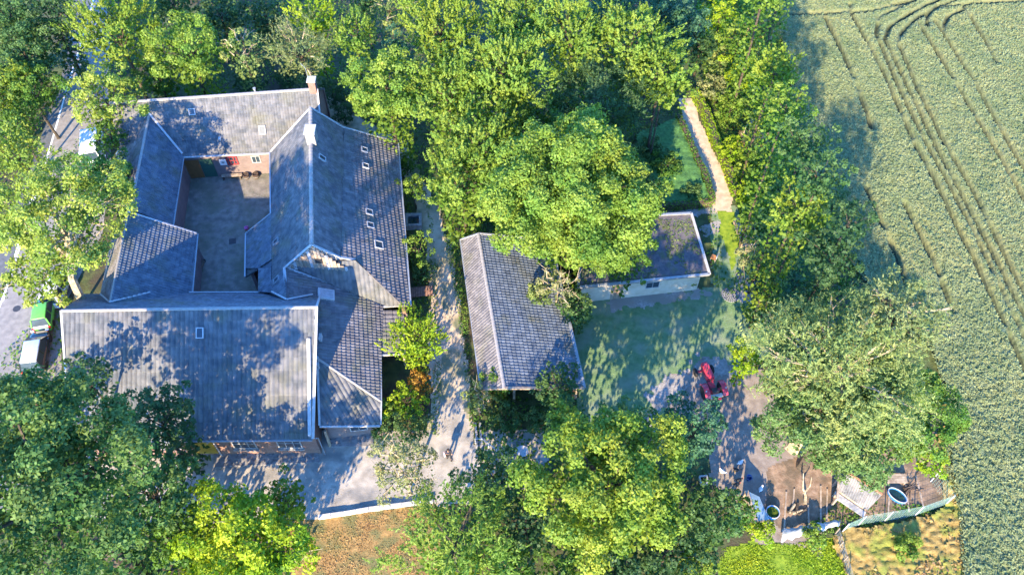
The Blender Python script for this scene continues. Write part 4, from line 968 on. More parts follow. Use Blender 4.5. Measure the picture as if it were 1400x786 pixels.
cw = [Vector((p.x*.93+cc.x*.07, p.y*.93+cc.y*.07, 0)) for p in (k1_, k2_, cpts[2], k4_)]
for i in range(4):
    a, b = cw[i], cw[(i+1) % 4]; za = (k1_, k2_, cpts[2], k4_)[i].z-.1; zb = (k1_, k2_, cpts[2], k4_)[(i+1) % 4].z-.1
    d = (b-a); L = d.length; d.normalize(); n_b = int(L/.16)
    w_ = MB().prism([a, b, b+Vector((0,0,zb)), a+Vector((0,0,za))], (cc-a).normalized()*.03+Vector((0,0,-.01))).build('coop_wall', M_wood, t)
MB().bar(k1_+Vector((0,0,.05)), k2_+Vector((0,0,.05)), .14, .05).build('ridge_strip', flat_mat('terracotta_strip', (.40,.17,.09), .8), t)
rel(t)
# timber partition and beams in the pen
t = thing('pen_partition', 'weathered timber frame between the willow and the coop', 'timber frame', P(1137, 665))
a_, b_ = P(1140, 640, 0), P(1137, 690, 0)
for k, (s, h) in enumerate(((0, 1.6), (.5, 1.6), (1, 1.4))):
    p = a_.lerp(b_, s); MB().box((p.x, p.y, h/2), (.14,.14,h)).build('post', M_wood, t)
MB().bar(a_+Vector((0,0,1.55)), b_+Vector((0,0,1.35)), .16, .1).build('rail', M_wood, t)
MB().bar(b_+Vector((0,0,1.2)), P(1150, 668, 0), .1, .08).build('brace', M_wood, t); rel(t)
t = thing('tree_stump', 'forked dead trunk lying on the pen floor casting a dark shadow', 'dead trunk', P(1100, 690))
q0_ = P(1098, 668, .9)-t.location; MB().tube([Vector((0,.0,.15)), Vector((.1,.6,.35)), q0_, q0_+Vector((.0,.9,.7))], [.14,.10,.07,.03], 6).build('stem', BARK_PALE, t)
MB().tube([q0_*.7, q0_*.7+Vector((.5,.5,.3)), q0_*.7+Vector((.6,1.0,.7))], [.07,.05,.02], 5).build('branch', BARK_PALE, t)
t = thing('log_pile', 'short cut logs lying left of the forked trunk', 'logs', P(1087, 700))
for k in range(5):
    an = .3*k; o_ = Vector((.35*(k % 3)-.2, .25*(k//3), .12)); MB().tube([o_+Vector((-.4*math.cos(an),-.4*math.sin(an),0)), o_+Vector((.4*math.cos(an),.4*math.sin(an),0))], .10, 8).build('log', BARK_PALE if k % 2 else BARK, t)
t = thing('brush_pile', 'dark brush pile with branches by the oval pool', 'brush', P(1243, 668)); m = MB()
for k in range(34):
    a = RNG.uniform(0, 6.28); r_ = RNG.uniform(.2, 1.1); z_ = RNG.uniform(.05, .5); m.tube([(math.cos(a)*r_*.2, math.sin(a)*r_*.2, z_), (math.cos(a)*r_, math.sin(a)*r_*.8, z_*RNG.uniform(.2,1.2)+.04)], [.04, .015], 4)
m.build('branches', M_dkwood, t)['kind'] = 'stuff'
t = thing('plank_bench', 'low plank table at the top of the pen under the willow edge', 'table', P(1222, 657))
for k in range(4): MB().box((0, .18*k-.3, .5), (1.5,.16,.04)).build('plank', M_wood, t)
for sx in (-1, 1):
    for sy in (-1, 1): MB().box((sx*.6, sy*.28-.03, .24), (.08,.08,.47)).build('leg', M_wood, t)

t = thing('shadow_stripe_boards', 'thin boards added for the striped shadows on the pen floor', 'boards', P(1110, 700))  # boards added in place of shadow stripes across the pen floor
for (u0, v0), (u1, v1) in (((1075,672),(1072,722)), ((1086,668),(1083,700)), ((1105,690),(1106,722)), ((1122,664),(1122,716)), ((1131,668),(1130,712)), ((1216,664),(1214,706)), ((1237,655),(1243,700)), ((1252,650),(1262,692))):
    MB().bar(P(u0, v0, .06), P(u1, v1, .06), .12, .08).build('plank', M_wood, t)
rel(t)
# pen fence: leaning galvanised posts with fine netting
t = thing('pen_fence', 'wire netting fence with leaning pale posts along the chicken pen', 'fence', P(1200, 712))
fp = [(1150,728),(1173,718),(1209,712),(1250,705),(1292,690)]; tops = []; bases = []
for u, v in fp:
    b = P(u, v, 0); tp = b+Vector((.12, .1, 1.55)); bases.append(b); tops.append(tp); MB().tube([b, tp], .045, 6).build('post', M_wh, t)
bb = P(1272, 658, 0); MB().tube([bb, bb+Vector((.25,.25,1.6))], .045, 6).build('post', M_wh, t); bases.append(bb); tops.append(bb+Vector((.25,.25,1.6)))
m = MB()
for i in range(len(bases)-1):
    a0, a1, b0, b1_ = bases[i], bases[i+1], tops[i], tops[i+1]
    for k in range(0, 9): s = k/8; m.tube([a0.lerp(b0, s), a1.lerp(b1_, s)], .008, 3, cap=False)
    n_ = max(4, int((a1-a0).length/.2))
    for k in range(n_): s = k/n_; m.tube([a0.lerp(a1, s), b0.lerp(b1_, s)], .006, 3, cap=False)
m.build('wire_netting', flat_mat('green_wire', (.20,.32,.27), .6), t)['kind'] = 'stuff'; rel(t)
# crumpled white cover over the left end of the fence
cvr = [P(1068, 733, .3), P(1147, 715, .6)]
n_ = 26; v = []; f = []
for i in range(n_+1):
    s = i/n_; b = cvr[0].lerp(cvr[1], s); wv = .45-.22*s+.06*math.sin(i*1.7)
    for j in range(7):
        q = j/6-.5; v.append((b.x+q*.25, b.y+q*2*wv+math.sin(i*.9)*.04, b.z+.12+.35*(.25-q*q)*2+float(RNG.normal(0, .035))))
for i in range(n_):
    for j in range(6): f.append((i*7+j, i*7+j+1, i*7+8+j, i*7+7+j))
tg = MB().add(v, f).build('cover_sheet', noise_mat('white_sheet', (.28,.31,.29), (.42,.44,.42), 3, bump=.5), None, smooth=True); tag(tg, 'crumpled whitish cover sheet draped on the lower left end of the pen fence', 'cover sheet')

# boundary fence between bright lawn and dry grass
t = thing('wire_fence', 'thin grey wire fence dividing bright lawn from dry grass', 'fence', P(1147, 760)); pts = [P(u, v) for u, v in ((1141,730),(1146,748),(1152,768),(1160,795))]
for p in pts: MB().box((p.x, p.y, .6), (.06,.06,1.2)).build('post', M_wood, t)
m = MB()
for z in (.2,.45,.7,.95,1.15): m.tube([p+Vector((0,0,z)) for p in pts], .012, 4)
m.build('wires', M_zinc, t)['kind'] = 'stuff'; rel(t)

# white low wall between terrace and brown yard, in stones
t = thing('low_wall', 'low whitewashed stone wall between terrace and brown yard', 'wall', P(515, 696))
wp = [P(436, 708), P(470, 703), P(505, 697), P(550, 691), P(592, 685)]
m = MB(); M_ws = noise_mat('whitewash', (.36,.35,.33), (.52,.50,.48), 6, bump=.4)
for a, b in zip(wp[:-1], wp[1:]):
    d = b-a; L = d.length; k = int(L/.62)
    for i in range(k):
        p0 = a+d*(i/k); p1 = a+d*((i+1)/k)-d.normalized()*.025; h = .30+float(RNG.uniform(-.02,.02))
        MB().bar(p0+Vector((0,0,h/2)), p1+Vector((0,0,h/2)), .26+float(RNG.uniform(-.02,.02)), h).build('stone', M_ws, t)
rel(t)
# terrace steps and paved apron in front of the hall (rows of setts)
def setts(name, label, pix, rows, h, mat, grp=None):
    a, b, c_, d = [P(u, v, 0) for u, v in pix]; t = thing(name, label, 'paving', a.lerp(c_, .5))
    for r in range(rows):
        s0, s1 = r/rows, (r+1)/rows; hh = h*(1-r/rows*.75)
        pa, pb = a.lerp(d, s0), b.lerp(c_, s0); qa, qb = a.lerp(d, s1-.06/rows), b.lerp(c_, s1-.06/rows)
        L = (pb-pa).length; k = max(2, int(L/.62)); off = .5*(r % 2)
        for i in range(k):
            e0 = max(0, (i-off)/(k-.5)); e1_ = min(1, (i+1-off)/(k-.5)-.025/L)
            if e1_ <= e0: continue
            P4 = [pa.lerp(pb, e0), pa.lerp(pb, e1_), qa.lerp(qb, e1_), qa.lerp(qb, e0)]; z = hh+float(RNG.uniform(-.008, .008))
            MB().prism([p+Vector((0,0,.0)) for p in P4], (0,0,z)).build('paving_stone', mat, t)
    rel(t); return t
M_sett = noise_mat('sett_stone', (.15,.145,.15), (.26,.25,.25), 3, bump=.3)
setts('stone_steps', 'paved strip of worn slabs along the hall front', [(296,617),(434,613),(437,632),(294,639)], 5, .22, M_sett)
setts('stone_steps', 'flight of grey stone slabs below the annex roof', [(452,591),(514,591),(516,610),(449,611)], 4, .16, M_sett)
# courtyard things
t = thing('bench', 'long pale bench against the courtyard north wall', 'bench', onC(318, .3)+Vector((0,-.4,0)), math.atan2(cr.y, cr.x)); t.location.z = .01
for k in range(3): MB().box((0, .13*k-.13, .45), (1.9,.11,.04)).build('slat', M_wood, t)
for s in (-1, 1): MB().box((s*.8, 0, .21), (.08,.36,.42)).build('leg', M_dkwood, t)
for u, l in ((338,'dark half barrel left of its twin at the courtyard wall'), (351,'dark half barrel nearest the courtyard corner')):
    p = onC(u, .2)+Vector((0,-.45,0)); t = thing('half_barrel', l, 'barrel', (p.x, p.y, .01)); MB().lathe([(.24,0),(.30,.25),(.28,.5),(.25,.5),(.24,.42)], 14).build('staves', M_dkwood, t); MB().lathe([(.02,.40),(.24,.402)], 12).build('soil', M_dark, t)
    MB().lathe([(.305,.2),(.305,.25)], 14).build('hoop', M_zinc, t)
for (u, v), l in (((276,229),'upright white canister by the brown courtyard door'), ((273,236),'white canister lying lowest by the brown courtyard door'), ((270,232),'small white canister nearest the brown courtyard door')):
    p = P(u, v); t = thing('canister', l, 'canister', (p.x, p.y, .01), .3); MB().lathe([(.19,0),(.2,.05),(.2,.55),(.12,.62),(.06,.66)], 12).build('body', P_white, t); MB().lathe([(.07,.66),(.07,.72)], 8).build('cap', M_trim, t)
sg = onC(305, 1.9); d_ = thing('notice_board', 'white notice board with a dark round symbol on the courtyard wall', 'notice board', sg+co*.08, math.atan2(cr.y, cr.x))
MB().box((0,0,0), (.62,.04,.75)).build('board', P_white, d_); MB().lathe([(.13,0),(.13,.012)], 14, (0,-.03,.0), Matrix.Rotation(math.pi/2, 3, 'X')).build('symbol', M_zinc, d_)
p = P(272, 352); t = thing('satellite_dish', 'pale satellite dish on a short mast beside the courtyard wing eave', 'dish', (p.x-.1, p.y, 0))
MB().tube([(0,0,0),(0,0,2.6)], .04, 6).build('mast', M_zinc, t); MB().lathe([(.02,0),(.25,.05),(.42,.16),(.44,.18),(.25,.07),(.02,.02)], 16, (0.1,0,2.6), Matrix.Rotation(math.radians(35), 3, 'Y')).build('dish', M_wh, t)
p = P(275, 366); t = thing('wheelbarrow', 'old wheelbarrow standing below the satellite dish', 'wheelbarrow', (p.x, p.y, .01), 1.2)
MB().add([(-.35,-.25,.3),(.35,-.2,.3),(.35,.2,.3),(-.35,.25,.3),(-.45,-.33,.6),(.45,-.28,.55),(.45,.28,.55),(-.45,.33,.6)], [(0,3,2,1),(0,1,5,4),(1,2,6,5),(2,3,7,6),(3,0,4,7)]).build('tray', M_wood, t)
wheel(t, (.55,0,.2), .2, .08, name='wheel'); 
for s in (-1, 1): MB().tube([(.5,s*.1,.2),(-.3,s*.25,.32),(-.95,s*.3,.5)], .025, 5).build('handle', M_wood, t); MB().tube([(-.3,s*.22,.3),(-.35,s*.24,0)], .025, 5).build('leg', M_dkwood, t)
p = P(341, 316); t = thing('flower_pot', 'small pot of pink flowers at the low eave corner of the courtyard', 'flower pot', (p.x-.15, p.y, .01)); MB().lathe([(.14,0),(.2,.32),(.17,.32)], 12).build('pot', flat_mat('terracotta', (.35,.14,.07), .8), t)
MB().ico((0,0,.45), .2, 2, jit=.18).build('blooms', flat_mat('pink_petals', (.55,.10,.28), .8), t)
for u, v, l in ((318, 330, 'iron drain grate in the middle of the courtyard'), (520, 645, 'iron drain grate on the terrace left of the pale sparse tree')):
    p = P(u, v); t = thing('drain_grate', l, 'drain', (p.x, p.y, .018), .2); MB().box((0,0,0), (.62,.62,.03)).build('frame', M_eng, t)
    for k in range(6): MB().box((-.22+.088*k, 0, .022), (.045,.5,.02)).build('bar', M_trim, t)
# stone well by the lane
p = P(566, 306); t = thing('stone_well', 'square grey stone basin with dark water between farmhouse and lane', 'well', (p.x, p.y, .01), .05)
m = MB()
for k in range(2):
    for s in (-1, 1):
        for j in range(3): MB().box((-.5+j*.5, s*.62, .16+.31*k), (.48,.24,.30)).build('stone', M_stone, t)
        for j in range(2): MB().box((s*.62, -.25+j*.5, .16+.31*k), (.24,.48,.30)).build('stone', M_stone, t)
MB().box((0,0,.3), (.98,.98,.2)).build('water', M_wat, t)
# wooden steps / pergola beams next to the lane
t = thing('timber_walkway', 'brown timber walkway from the farmhouse corner to the lane', 'walkway', P(577, 404))
a_, b_ = P(562, 402), P(592, 399)
for k in range(9): p0 = a_.lerp(b_, k/9); MB().box((p0.x+.1, p0.y, .25), (.18,1.0,.05), rz=.05).build('plank', noise_mat('red_brown_wood', (.20,.11,.08), (.32,.19,.14), 3), t)
for s in (-.42, .42): MB().bar(a_+Vector((0,s,.16)), b_+Vector((0,s,.16)), .1, .1).build('beam', M_dkwood, t)
rel(t)
# white rope fence with posts right of the lane, and its stone edging
t = thing('rope_fence', 'white painted rail fence at the lane edge above the green tree', 'fence', P(660, 606)); pts = [P(u, v) for u, v in ((650,606),(659,605),(668,612),(679,620))]
for p in pts: MB().box((p.x, p.y, .4), (.08,.08,.8)).build('post', M_wh, t)
for a, b in zip(pts[:-1], pts[1:]): MB().bar(a+Vector((0,0,.74)), b+Vector((0,0,.74)), .06, .06).build('rail', M_wh, t)
rel(t)
t = thing('stone_edging', 'double row of small pale kerb stones along the east lane edge', 'edging', P(652, 595))
for r_, (u0, u1) in enumerate(((650, 653), (656, 660))):
    a_, b_ = P(u0, 578), P(u1, 618); L = (b_-a_).length; k = int(L/.3)
    for i in range(k): p = a_.lerp(b_, (i+.5)/k); MB().box((p.x, p.y, .06), (.16,.25,.14+.02*(i % 3)), rz=.1*(i % 3-1)).build('stone', M_stone, t)
rel(t)
# stone circle, planter and chair at the shed, wooden frame
p = P(999, 403); t = thing('fire_pit', 'round disc of grey cobbles set in the lawn', 'fire pit', (p.x, p.y, .01))
for ring, n_ in ((0, 1), (.18, 6), (.36, 12), (.54, 18), (.72, 24)):
    for k in range(n_):
        a = 2*math.pi*k/n_+ring; MB().lathe([(.085,0),(.09,.03),(.06,.07)], 7, (math.cos(a)*ring, math.sin(a)*ring, .0)).build('cobble', M_stone if False else flat_mat('grey_cobble', (.17,.175,.20), .8), t)
p = P(945, 392); t = thing('potted_shrub', 'round yellow flowering shrub in a dark pot before the shed wall', 'potted plant', (p.x, p.y, .01)); MB().lathe([(.25,0),(.33,.4),(.29,.4)], 12).build('pot', M_trim, t)
g = np.random.default_rng(4); d = g.normal(size=(700, 3)); d /= np.linalg.norm(d, axis=1)[:, None]; tt = np.cross(d, g.normal(size=(700, 3))); tt /= np.linalg.norm(tt, axis=1)[:, None]
v, q = leaf_quads(d*np.array([.46,.46,.36])*g.uniform(.6,1,700)[:, None]+np.array([0,0,.78]), d, tt, g.uniform(.1,.18,700), g.uniform(.06,.1,700)); npmesh('foliage', v, q, LM('yellow'), t, attr=g.random(700))
p = P(975, 356); t = thing('garden_chair', 'white garden chair with orange cushion by the shed side', 'chair', (p.x, p.y, .01), 2.6)
MB().box((0,0,.42), (.5,.5,.05)).build('seat', flat_mat('orange_cushion', (.48,.20,.07), .8), t); MB().box((-.25,0,.7), (.05,.5,.5)).build('backrest', M_wh, t)
for sx in (-1, 1):
    for sy in (-1, 1): MB().box((sx*.21, sy*.21, .2), (.05,.05,.4)).build('leg', M_wh, t)
t = thing('sandpit_frame', 'open wooden frame of beams around a sand floor at the hedge row', 'wooden frame', P(1018, 322))
fr4 = [P(1003, 306), P(1028, 304), P(1037, 334), P(1013, 338)]
for i in range(4):
    a_, b_ = fr4[i], fr4[(i+1) % 4]; MB().bar(a_+Vector((0,0,.55 if i in (0,3) else .12)), b_+Vector((0,0,.55 if i in (0,3) else .12)), .12, .12).build('beam', M_wood, t); MB().box((a_.x, a_.y, .3), (.14,.14,.6)).build('post', M_wood, t)
for k in range(5): p0 = fr4[0].lerp(fr4[3], (k+.5)/5); MB().box((p0.x+.02, p0.y, .3), (.03,.5,.16), rz=0).build('plank', M_wood, t)
MB().prism([p+Vector((0,0,.02)) for p in fr4], (0,0,.05)).build('sand', M_sand, t); rel(t)
t = thing('garden_table', 'small white garden table on the paved corner below the rope fence', 'table', P(714, 622))
MB().lathe([(.45,.7),(.46,.74)], 18).build('table_top', M_wh, t); MB().tube([(0,0,0),(0,0,.7)], .05, 6).build('leg', M_wh, t)
# ------------------------------------------------------------------ TREES AND SHRUBS
def crown_mesh(name, R, Rz, typ, pal, parent, ls=.3, dens=1.0, seed=0, gaps=0.0, low=0.0):
    g = np.random.default_rng(seed)
    per = dict(b=3.4, f=2.9, c=4.2, s=2.3, w=2.6, h=4.5)[typ]
    nC = int(max(14, per*R*R*dens))
    i = np.arange(nC)+.5
    sz = 1-i/nC*1.35 if typ != 'c' else 1-i/nC*1.15
    phi = i*2.399963+g.normal(0, .25, nC); sz = np.clip(sz+g.normal(0, .05, nC), -.45, 1)
    cr = np.sqrt(1-sz**2)
    lob = 1+.13*np.sin(3*phi+g.uniform(0, 6))+.10*np.sin(5*phi+g.uniform(0, 6))+.06*np.sin(9*phi+g.uniform(0, 6))
    if typ == 'c':
        t = (i/nC); rr = (t**.8)*R*lob*g.uniform(.75, 1.05, nC); zz = Rz*(1-1.75*t)
        cen = np.stack([np.cos(phi)*rr, np.sin(phi)*rr, zz], 1)
    elif typ == 'h':
        cen = np.stack([g.uniform(-1, 1, nC)*R, g.uniform(-1, 1, nC)*R*.5, g.uniform(-.2, 1, nC)*Rz], 1)
    else:
        shell = np.where(g.random(nC) < .28, g.uniform(.35, .7, nC), g.uniform(.74, 1.0, nC))
        bump = 1+.28*(g.random(nC)-.5)
        cen = np.stack([np.cos(phi)*cr*R*lob, np.sin(phi)*cr*R*lob, sz*Rz*bump], 1)*shell[:, None]
    if gaps:
        k = fbm(cen[:, 0]*.45+seed, cen[:, 1]*.45+cen[:, 2]*.3, 2) > gaps; cen = cen[k]
    nC = len(cen)
    outd = unit(cen*np.array([1, 1, R/Rz]) + np.array([0, 0, .25*R]))
    rc0 = min(max(.17*R, .32), 1.25)*(1.15 if typ == 'f' else 1)
    rc = rc0*g.uniform(.6, 1.2, nC)
    P_, N_, T_, V_ = [], [], [], []; LL, WW = [], []
    cv = np.clip(g.normal(.5, .24, nC), 0, 1)
    la = ls*ls*.5
    if typ in 'bsh':
        cover = {'b': 1.2, 's': .85, 'h': 1.1}[typ]
        nl = np.maximum(10, (2.6*math.pi*rc*rc*cover/la).astype(int)); tot = nl.sum(); ci = np.repeat(np.arange(nC), nl)
        d = unit(g.normal(size=(tot, 3))+outd[ci]*.75+np.array([0, 0, .15]))
        rad = rc[ci]*g.uniform(.45, 1.08, tot)**.6
        # knobbly clumps: small sub-clumps
        kn = 1+.22*np.sin(d[:, 0]*7+ci)*np.sin(d[:, 1]*7+2*ci)+.15*np.sin(d[:, 2]*9+ci)
        p = cen[ci]+d*(rad*kn)[:, None]*np.array([1, 1, .72])
        n = unit(d*.75+np.array([0, 0, .45])+g.normal(size=(tot, 3))*.55)
        t = unit(np.cross(n, g.normal(size=(tot, 3))))
        L = ls*g.uniform(.7, 1.35, tot); Wd = L*g.uniform(.5, .75, tot)
        var = np.clip(cv[ci]*.55+g.random(tot)*.5+d[:, 2]*.0, 0, 1)
    else:
        # sprays: shoots with leaves along them, pointing outwards and up ('f'), drooping ('c') or fine and radiating ('w')
        ns = {'f': 9, 'c': 6, 'w': 11}[typ]
        m = nC*ns; ci = np.repeat(np.arange(nC), ns)
        up = {'f': .75, 'c': -.25, 'w': .35}[typ]; spread = {'f': .38, 'c': .4, 'w': .75}[typ]
        sd_ = unit(outd[ci]+np.array([0, 0, up])+g.normal(size=(m, 3))*spread)
        sb = cen[ci]+g.normal(size=(m, 3))*rc[ci][:, None]*.55*np.array([1, 1, .6])
        sl = rc[ci]*g.uniform(.9, 1.7, m)
        k = {'f': 17, 'c': 14, 'w': 13}[typ]; k = int(k*max(.6, min(1.5, (rc0/.9)**1.2*(.3/ls)**1.3)))
        tot = m*k; si = np.repeat(np.arange(m), k); a = np.tile((np.arange(k)+.5)/k, m)
        wid = {'f': .22, 'c': .30, 'w': .22}[typ]*rc[ci][si]*(1.05-a)
        off = unit(g.normal(size=(tot, 3)))*wid[:, None]
        p = sb[si]+sd_[si]*(sl[si]*(a-.25))[:, None]+off
        n = unit(off/np.maximum(wid[:, None], .01)*.6+np.array([0, 0, .5])+outd[ci][si]*.4+g.normal(size=(tot, 3))*.35)
        t = unit(sd_[si]+off*.6/np.maximum(wid[:, None], .01)+g.normal(size=(tot, 3))*.3); t = unit(t-n*np.sum(t*n, 1, keepdims=True))
        lw = {'f': .5, 'c': .42, 'w': .32}[typ]
        L = ls*g.uniform(.8, 1.4, tot); Wd = L*lw*g.uniform(.8, 1.2, tot)
        sv = np.clip(g.normal(.5, .2, m), 0, 1)
        var = np.clip(cv[ci][si]*.35+sv[si]*.3+g.random(tot)*.3+a*.15, 0, 1)
    # inner filling, toned darker to paint the shade between clumps
    if typ not in 'h':
        nf = int(2.2*R*R/(la)*(.35 if typ in 'sw' else .8)); nf = min(nf, 9000)
        d = unit(g.normal(size=(nf, 3))); rr = g.uniform(.2, .78, nf)**.6
        pf = d*rr[:, None]*np.array([R, R, Rz])
        if typ == 'c': pf = pf*np.array([.7, .7, .8])*np.clip(1.1-pf[:, 2:]/Rz, .1, 1)
        pf[:, 2] -= .12*Rz
        nfm = unit(g.normal(size=(nf, 3))+np.array([0, 0, .8])); tf = unit(np.cross(nfm, g.normal(size=(nf, 3))))
        Lf = ls*g.uniform(1.2, 2.0, nf)
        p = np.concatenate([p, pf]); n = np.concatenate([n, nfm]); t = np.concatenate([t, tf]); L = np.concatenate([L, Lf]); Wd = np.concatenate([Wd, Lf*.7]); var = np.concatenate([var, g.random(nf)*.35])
    if low > 1.5:      # lower boughs added to block light under the crown, toned dark like its interior
        nf = int(min(6000, 26*R*low)); a = g.uniform(0, 6.283, nf); zz = g.uniform(0, 1, nf); r_ = np.sqrt(g.random(nf))*R*(.42+.25*zz)*(1+.2*np.sin(3*a+seed))
        p = np.concatenate([p, np.stack([np.cos(a)*r_, np.sin(a)*r_, -Rz*.2-(1-zz)*low], 1)]); nn_ = unit(g.normal(size=(nf, 3))+np.array([0, 0, .6])); n = np.concatenate([n, nn_]); t = np.concatenate([t, unit(np.cross(nn_, g.normal(size=(nf, 3))))])
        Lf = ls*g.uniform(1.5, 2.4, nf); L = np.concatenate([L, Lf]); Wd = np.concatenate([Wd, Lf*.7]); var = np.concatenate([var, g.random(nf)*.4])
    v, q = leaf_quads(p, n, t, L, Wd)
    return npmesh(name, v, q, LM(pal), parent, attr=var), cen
NTRI = [0]
GROUND_Z = 0.0
def tree(typ, u, v, rpx, zc, rz, pal, name, label, ls=.3, dens=1.0, trunk=None, group=None, gaps=0.0, twigs=0, cat=None, sx=1.0, skirt=True, bark=None, pal2=None, lean=(0, 0)):
    c = P(u, v, zc); R = rpx*mpp(u, v, zc)
    seed = int(u*7+v*13+rpx); ls = ls*.78; twigs = int(twigs*.55)
    rz_ = R*rz
    if zc-rz_*.6 < .1: zc2 = zc
    root = thing(name, label, cat or ('shrub' if 'shrub' in name or 'bush' in name else 'tree'), (c.x+lean[0], c.y+lean[1], 0), 0, group)
    cm, cen = crown_mesh('crown' if zc > 2 else 'foliage', R, rz_, typ, pal, root, ls, dens, seed, gaps, (zc-rz_*.2-.7) if (skirt and zc > 3.4) else 0)
    cm.location = (-lean[0], -lean[1], zc); cm.scale = (sx, 1, 1); NTRI[0] += len(cm.data.polygons)*2
    if pal2:   # a differently coloured part of the same crown
        cm2, _ = crown_mesh('crown', R*.55, rz_*.5, typ, pal2, root, ls, dens*1.6, seed+5, 0)
        cm2.location = (-lean[0]-R*.25, -lean[1]+R*.15, zc+rz_*.62); NTRI[0] += len(cm2.data.polygons)*2
        cm2['label'] = 'top growth in another tint'
    g = np.random.default_rng(seed+1); m = MB(); h = zc
    tr = max(.05, (trunk or R*.045)); top = Vector((-lean[0], -lean[1], zc-rz_*.15))
    fork = Vector((-lean[0]*.35, -lean[1]*.35, max(.3, h-rz_*.75) if h-rz_*.75 > .3 else .25))
    if zc > 1.2:
        m.tube([(0, 0, -.1), (0, 0, .25), fork*.6+Vector((g.normal(0, .08), g.normal(0, .08), fork.z*.0)), fork, fork.lerp(top, .5), top], [tr*1.5, tr*1.1, tr, tr*.85, tr*.55, tr*.2], 7)
    else: m.tube([(0, 0, -.05), (0, 0, max(.3, zc))], [tr, tr*.5], 5)
    k = min(len(cen), 5+int(R*1.8))
    up = cen[g.permutation(len(cen))[:k]]
    for e in up:
        e = Vector(e)*.86+Vector((-lean[0], -lean[1], zc)); s = fork.lerp(top, float(g.uniform(0, .8))); mid = s.lerp(e, .5)+Vector((g.normal(0, .15), g.normal(0, .15), .08*R*g.uniform(.2, 1)))
        m.tube([s, mid, e], [tr*.42, tr*.28, tr*.08], 5, cap=False)
    m.build('trunk', bark or BARK, root)
    if twigs:
        tw = MB(); sel = cen[g.permutation(len(cen))[:twigs]]
        for e in sel:
            e0 = Vector(e)*.55; e1_ = Vector(e)*1.06+Vector((0, 0, .25)); o3 = Vector((-lean[0], -lean[1], zc))
            mid = e0.lerp(e1_, .5)+Vector(g.normal(0, .2, 3)); r_ = .028+.018*float(g.random())
            tw.tube([o3+e0, o3+mid, o3+e1_], [r_*1.8, r_*1.3, r_*.4], 4, cap=False)
            for q_ in range(3):
                s_ = e0.lerp(e1_, float(g.uniform(.4, .8))); tw.tube([o3+s_, o3+s_+Vector(g.normal(0, .4, 3))+(e1_-e0)*.35], [r_*.8, r_*.3], 3, cap=False)
        tw.build('bare_branches', BARK_PALE, root)['kind'] = 'stuff'
    return root
T = tree
# --- left edge and road side
T('s', 85, 296, 92, 9.5, .72, 'spring', 'willow_tree', 'large pale willow with bare limbs leaning over the road beside the west wing', .26, 1.5, .36, twigs=46, skirt=False, bark=BARK_PALE, lean=(1.2, -6.0))
T('b', 55, 372, 52, 6.5, .7, 'spring', 'leafy_tree', 'lime green tree low beside the willow above the green car', .26, 1.0, skirt=False, twigs=12, bark=BARK_PALE)
T('b', 145, 238, 42, 6.0, .7, 'green', 'leafy_tree', 'green tree wedged between willow and west wing behind the white van', .26, 1.0)
T('f', 20, 208, 44, 7, .8, 'spring', 'leafy_tree', 'lime tree at the left picture edge just north of the willow', .26, skirt=False)
T('b', -10, 120, 40, 7, .8, 'spring', 'leafy_tree', 'pale tree cut by the left picture edge beside the road bend', .28)
T('b', 42, 125, 44, 6, .8, 'green', 'leafy_tree', 'shaded green tree west of the road with a few golden fronds', .26, skirt=False, pal2='yellow')
T('f', 18, 168, 34, 6, .8, 'green', 'leafy_tree', 'small dark green tree between lime tree and shaded tree west of road', .26, skirt=False)
T('b', 30, 68, 50, 7, .8, 'mid', 'leafy_tree', 'deep green tree above the gap in the woodland at top left', .28)
T('b', 70, 22, 44, 8, .8, 'dark', 'leafy_tree', 'dark tree at the top left against the road', .28)
T('b', 8, 15, 46, 8, .8, 'mid', 'leafy_tree', 'mid green tree in the top left corner', .28)
T('f', 158, 42, 58, 9, .85, 'yellow', 'golden_tree', 'golden yellow feathery tree east of the road at the top', .26, skirt=False)
T('b', 146, 132, 50, 7.5, .8, 'spring', 'leafy_tree', 'rounded yellow green tree over the parking strip west of the north wing', .26, skirt=False)
T('b', 150, 182, 30, 5.5, .8, 'green', 'leafy_tree', 'green tree whose low crown hides half the white van', .26, skirt=False)
T('b', 258, 66, 56, 8.5, .85, 'lime', 'leafy_tree', 'bright green knobbly tree directly north of the north wing', .28)
T('b', 215, 100, 34, 5.5, .8, 'green', 'leafy_tree', 'darker green tree between golden tree and knobbly tree', .28)
T('s', 332, 72, 32, 8, .9, 'pale', 'leafy_tree', 'slim pale tree with bare twigs right of the knobbly bright tree', .24, 1.5, twigs=14)
T('w', 408, 66, 52, 7, .75, 'olive', 'feathery_tree', 'olive feathery tree with fine radiating twigs behind the north wing chimney', .20, 1.3, twigs=20)
T('f', 428, 22, 34, 8, .8, 'acid', 'leafy_tree', 'vivid green small tree behind the olive feathery tree', .24)
T('f', 484, 44, 34, 8, .9, 'lime', 'leafy_tree', 'yellow green upright tree right of the olive feathery tree', .24)
T('s', 532, 8, 30, 8, .9, 'pale', 'half_dead_tree', 'half dead tree with pale bare wood at the top edge', .24, 1.4, twigs=16)
T('c', 540, 62, 26, 8, 1.3, 'teal', 'conifer', 'slim dark conifer between the half dead tree and golden crown', .24)
T('b', 300, 15, 36, 6, .8, 'dark', 'leafy_tree', 'shaded dark tree at the top edge behind the knobbly tree', .3)
T('b', 362, 22, 32, 5, .8, 'dark', 'leafy_tree', 'shaded dark tree at the top edge behind the slim pale tree', .3)
T('b', 235, 0, 36, 6, .8, 'mid', 'leafy_tree', 'mid green tree at the top edge right of the golden tree', .3)
T('b', 498, 0, 24, 6, .8, 'mid', 'leafy_tree', 'mid green tree at the top edge before the half dead tree', .3)
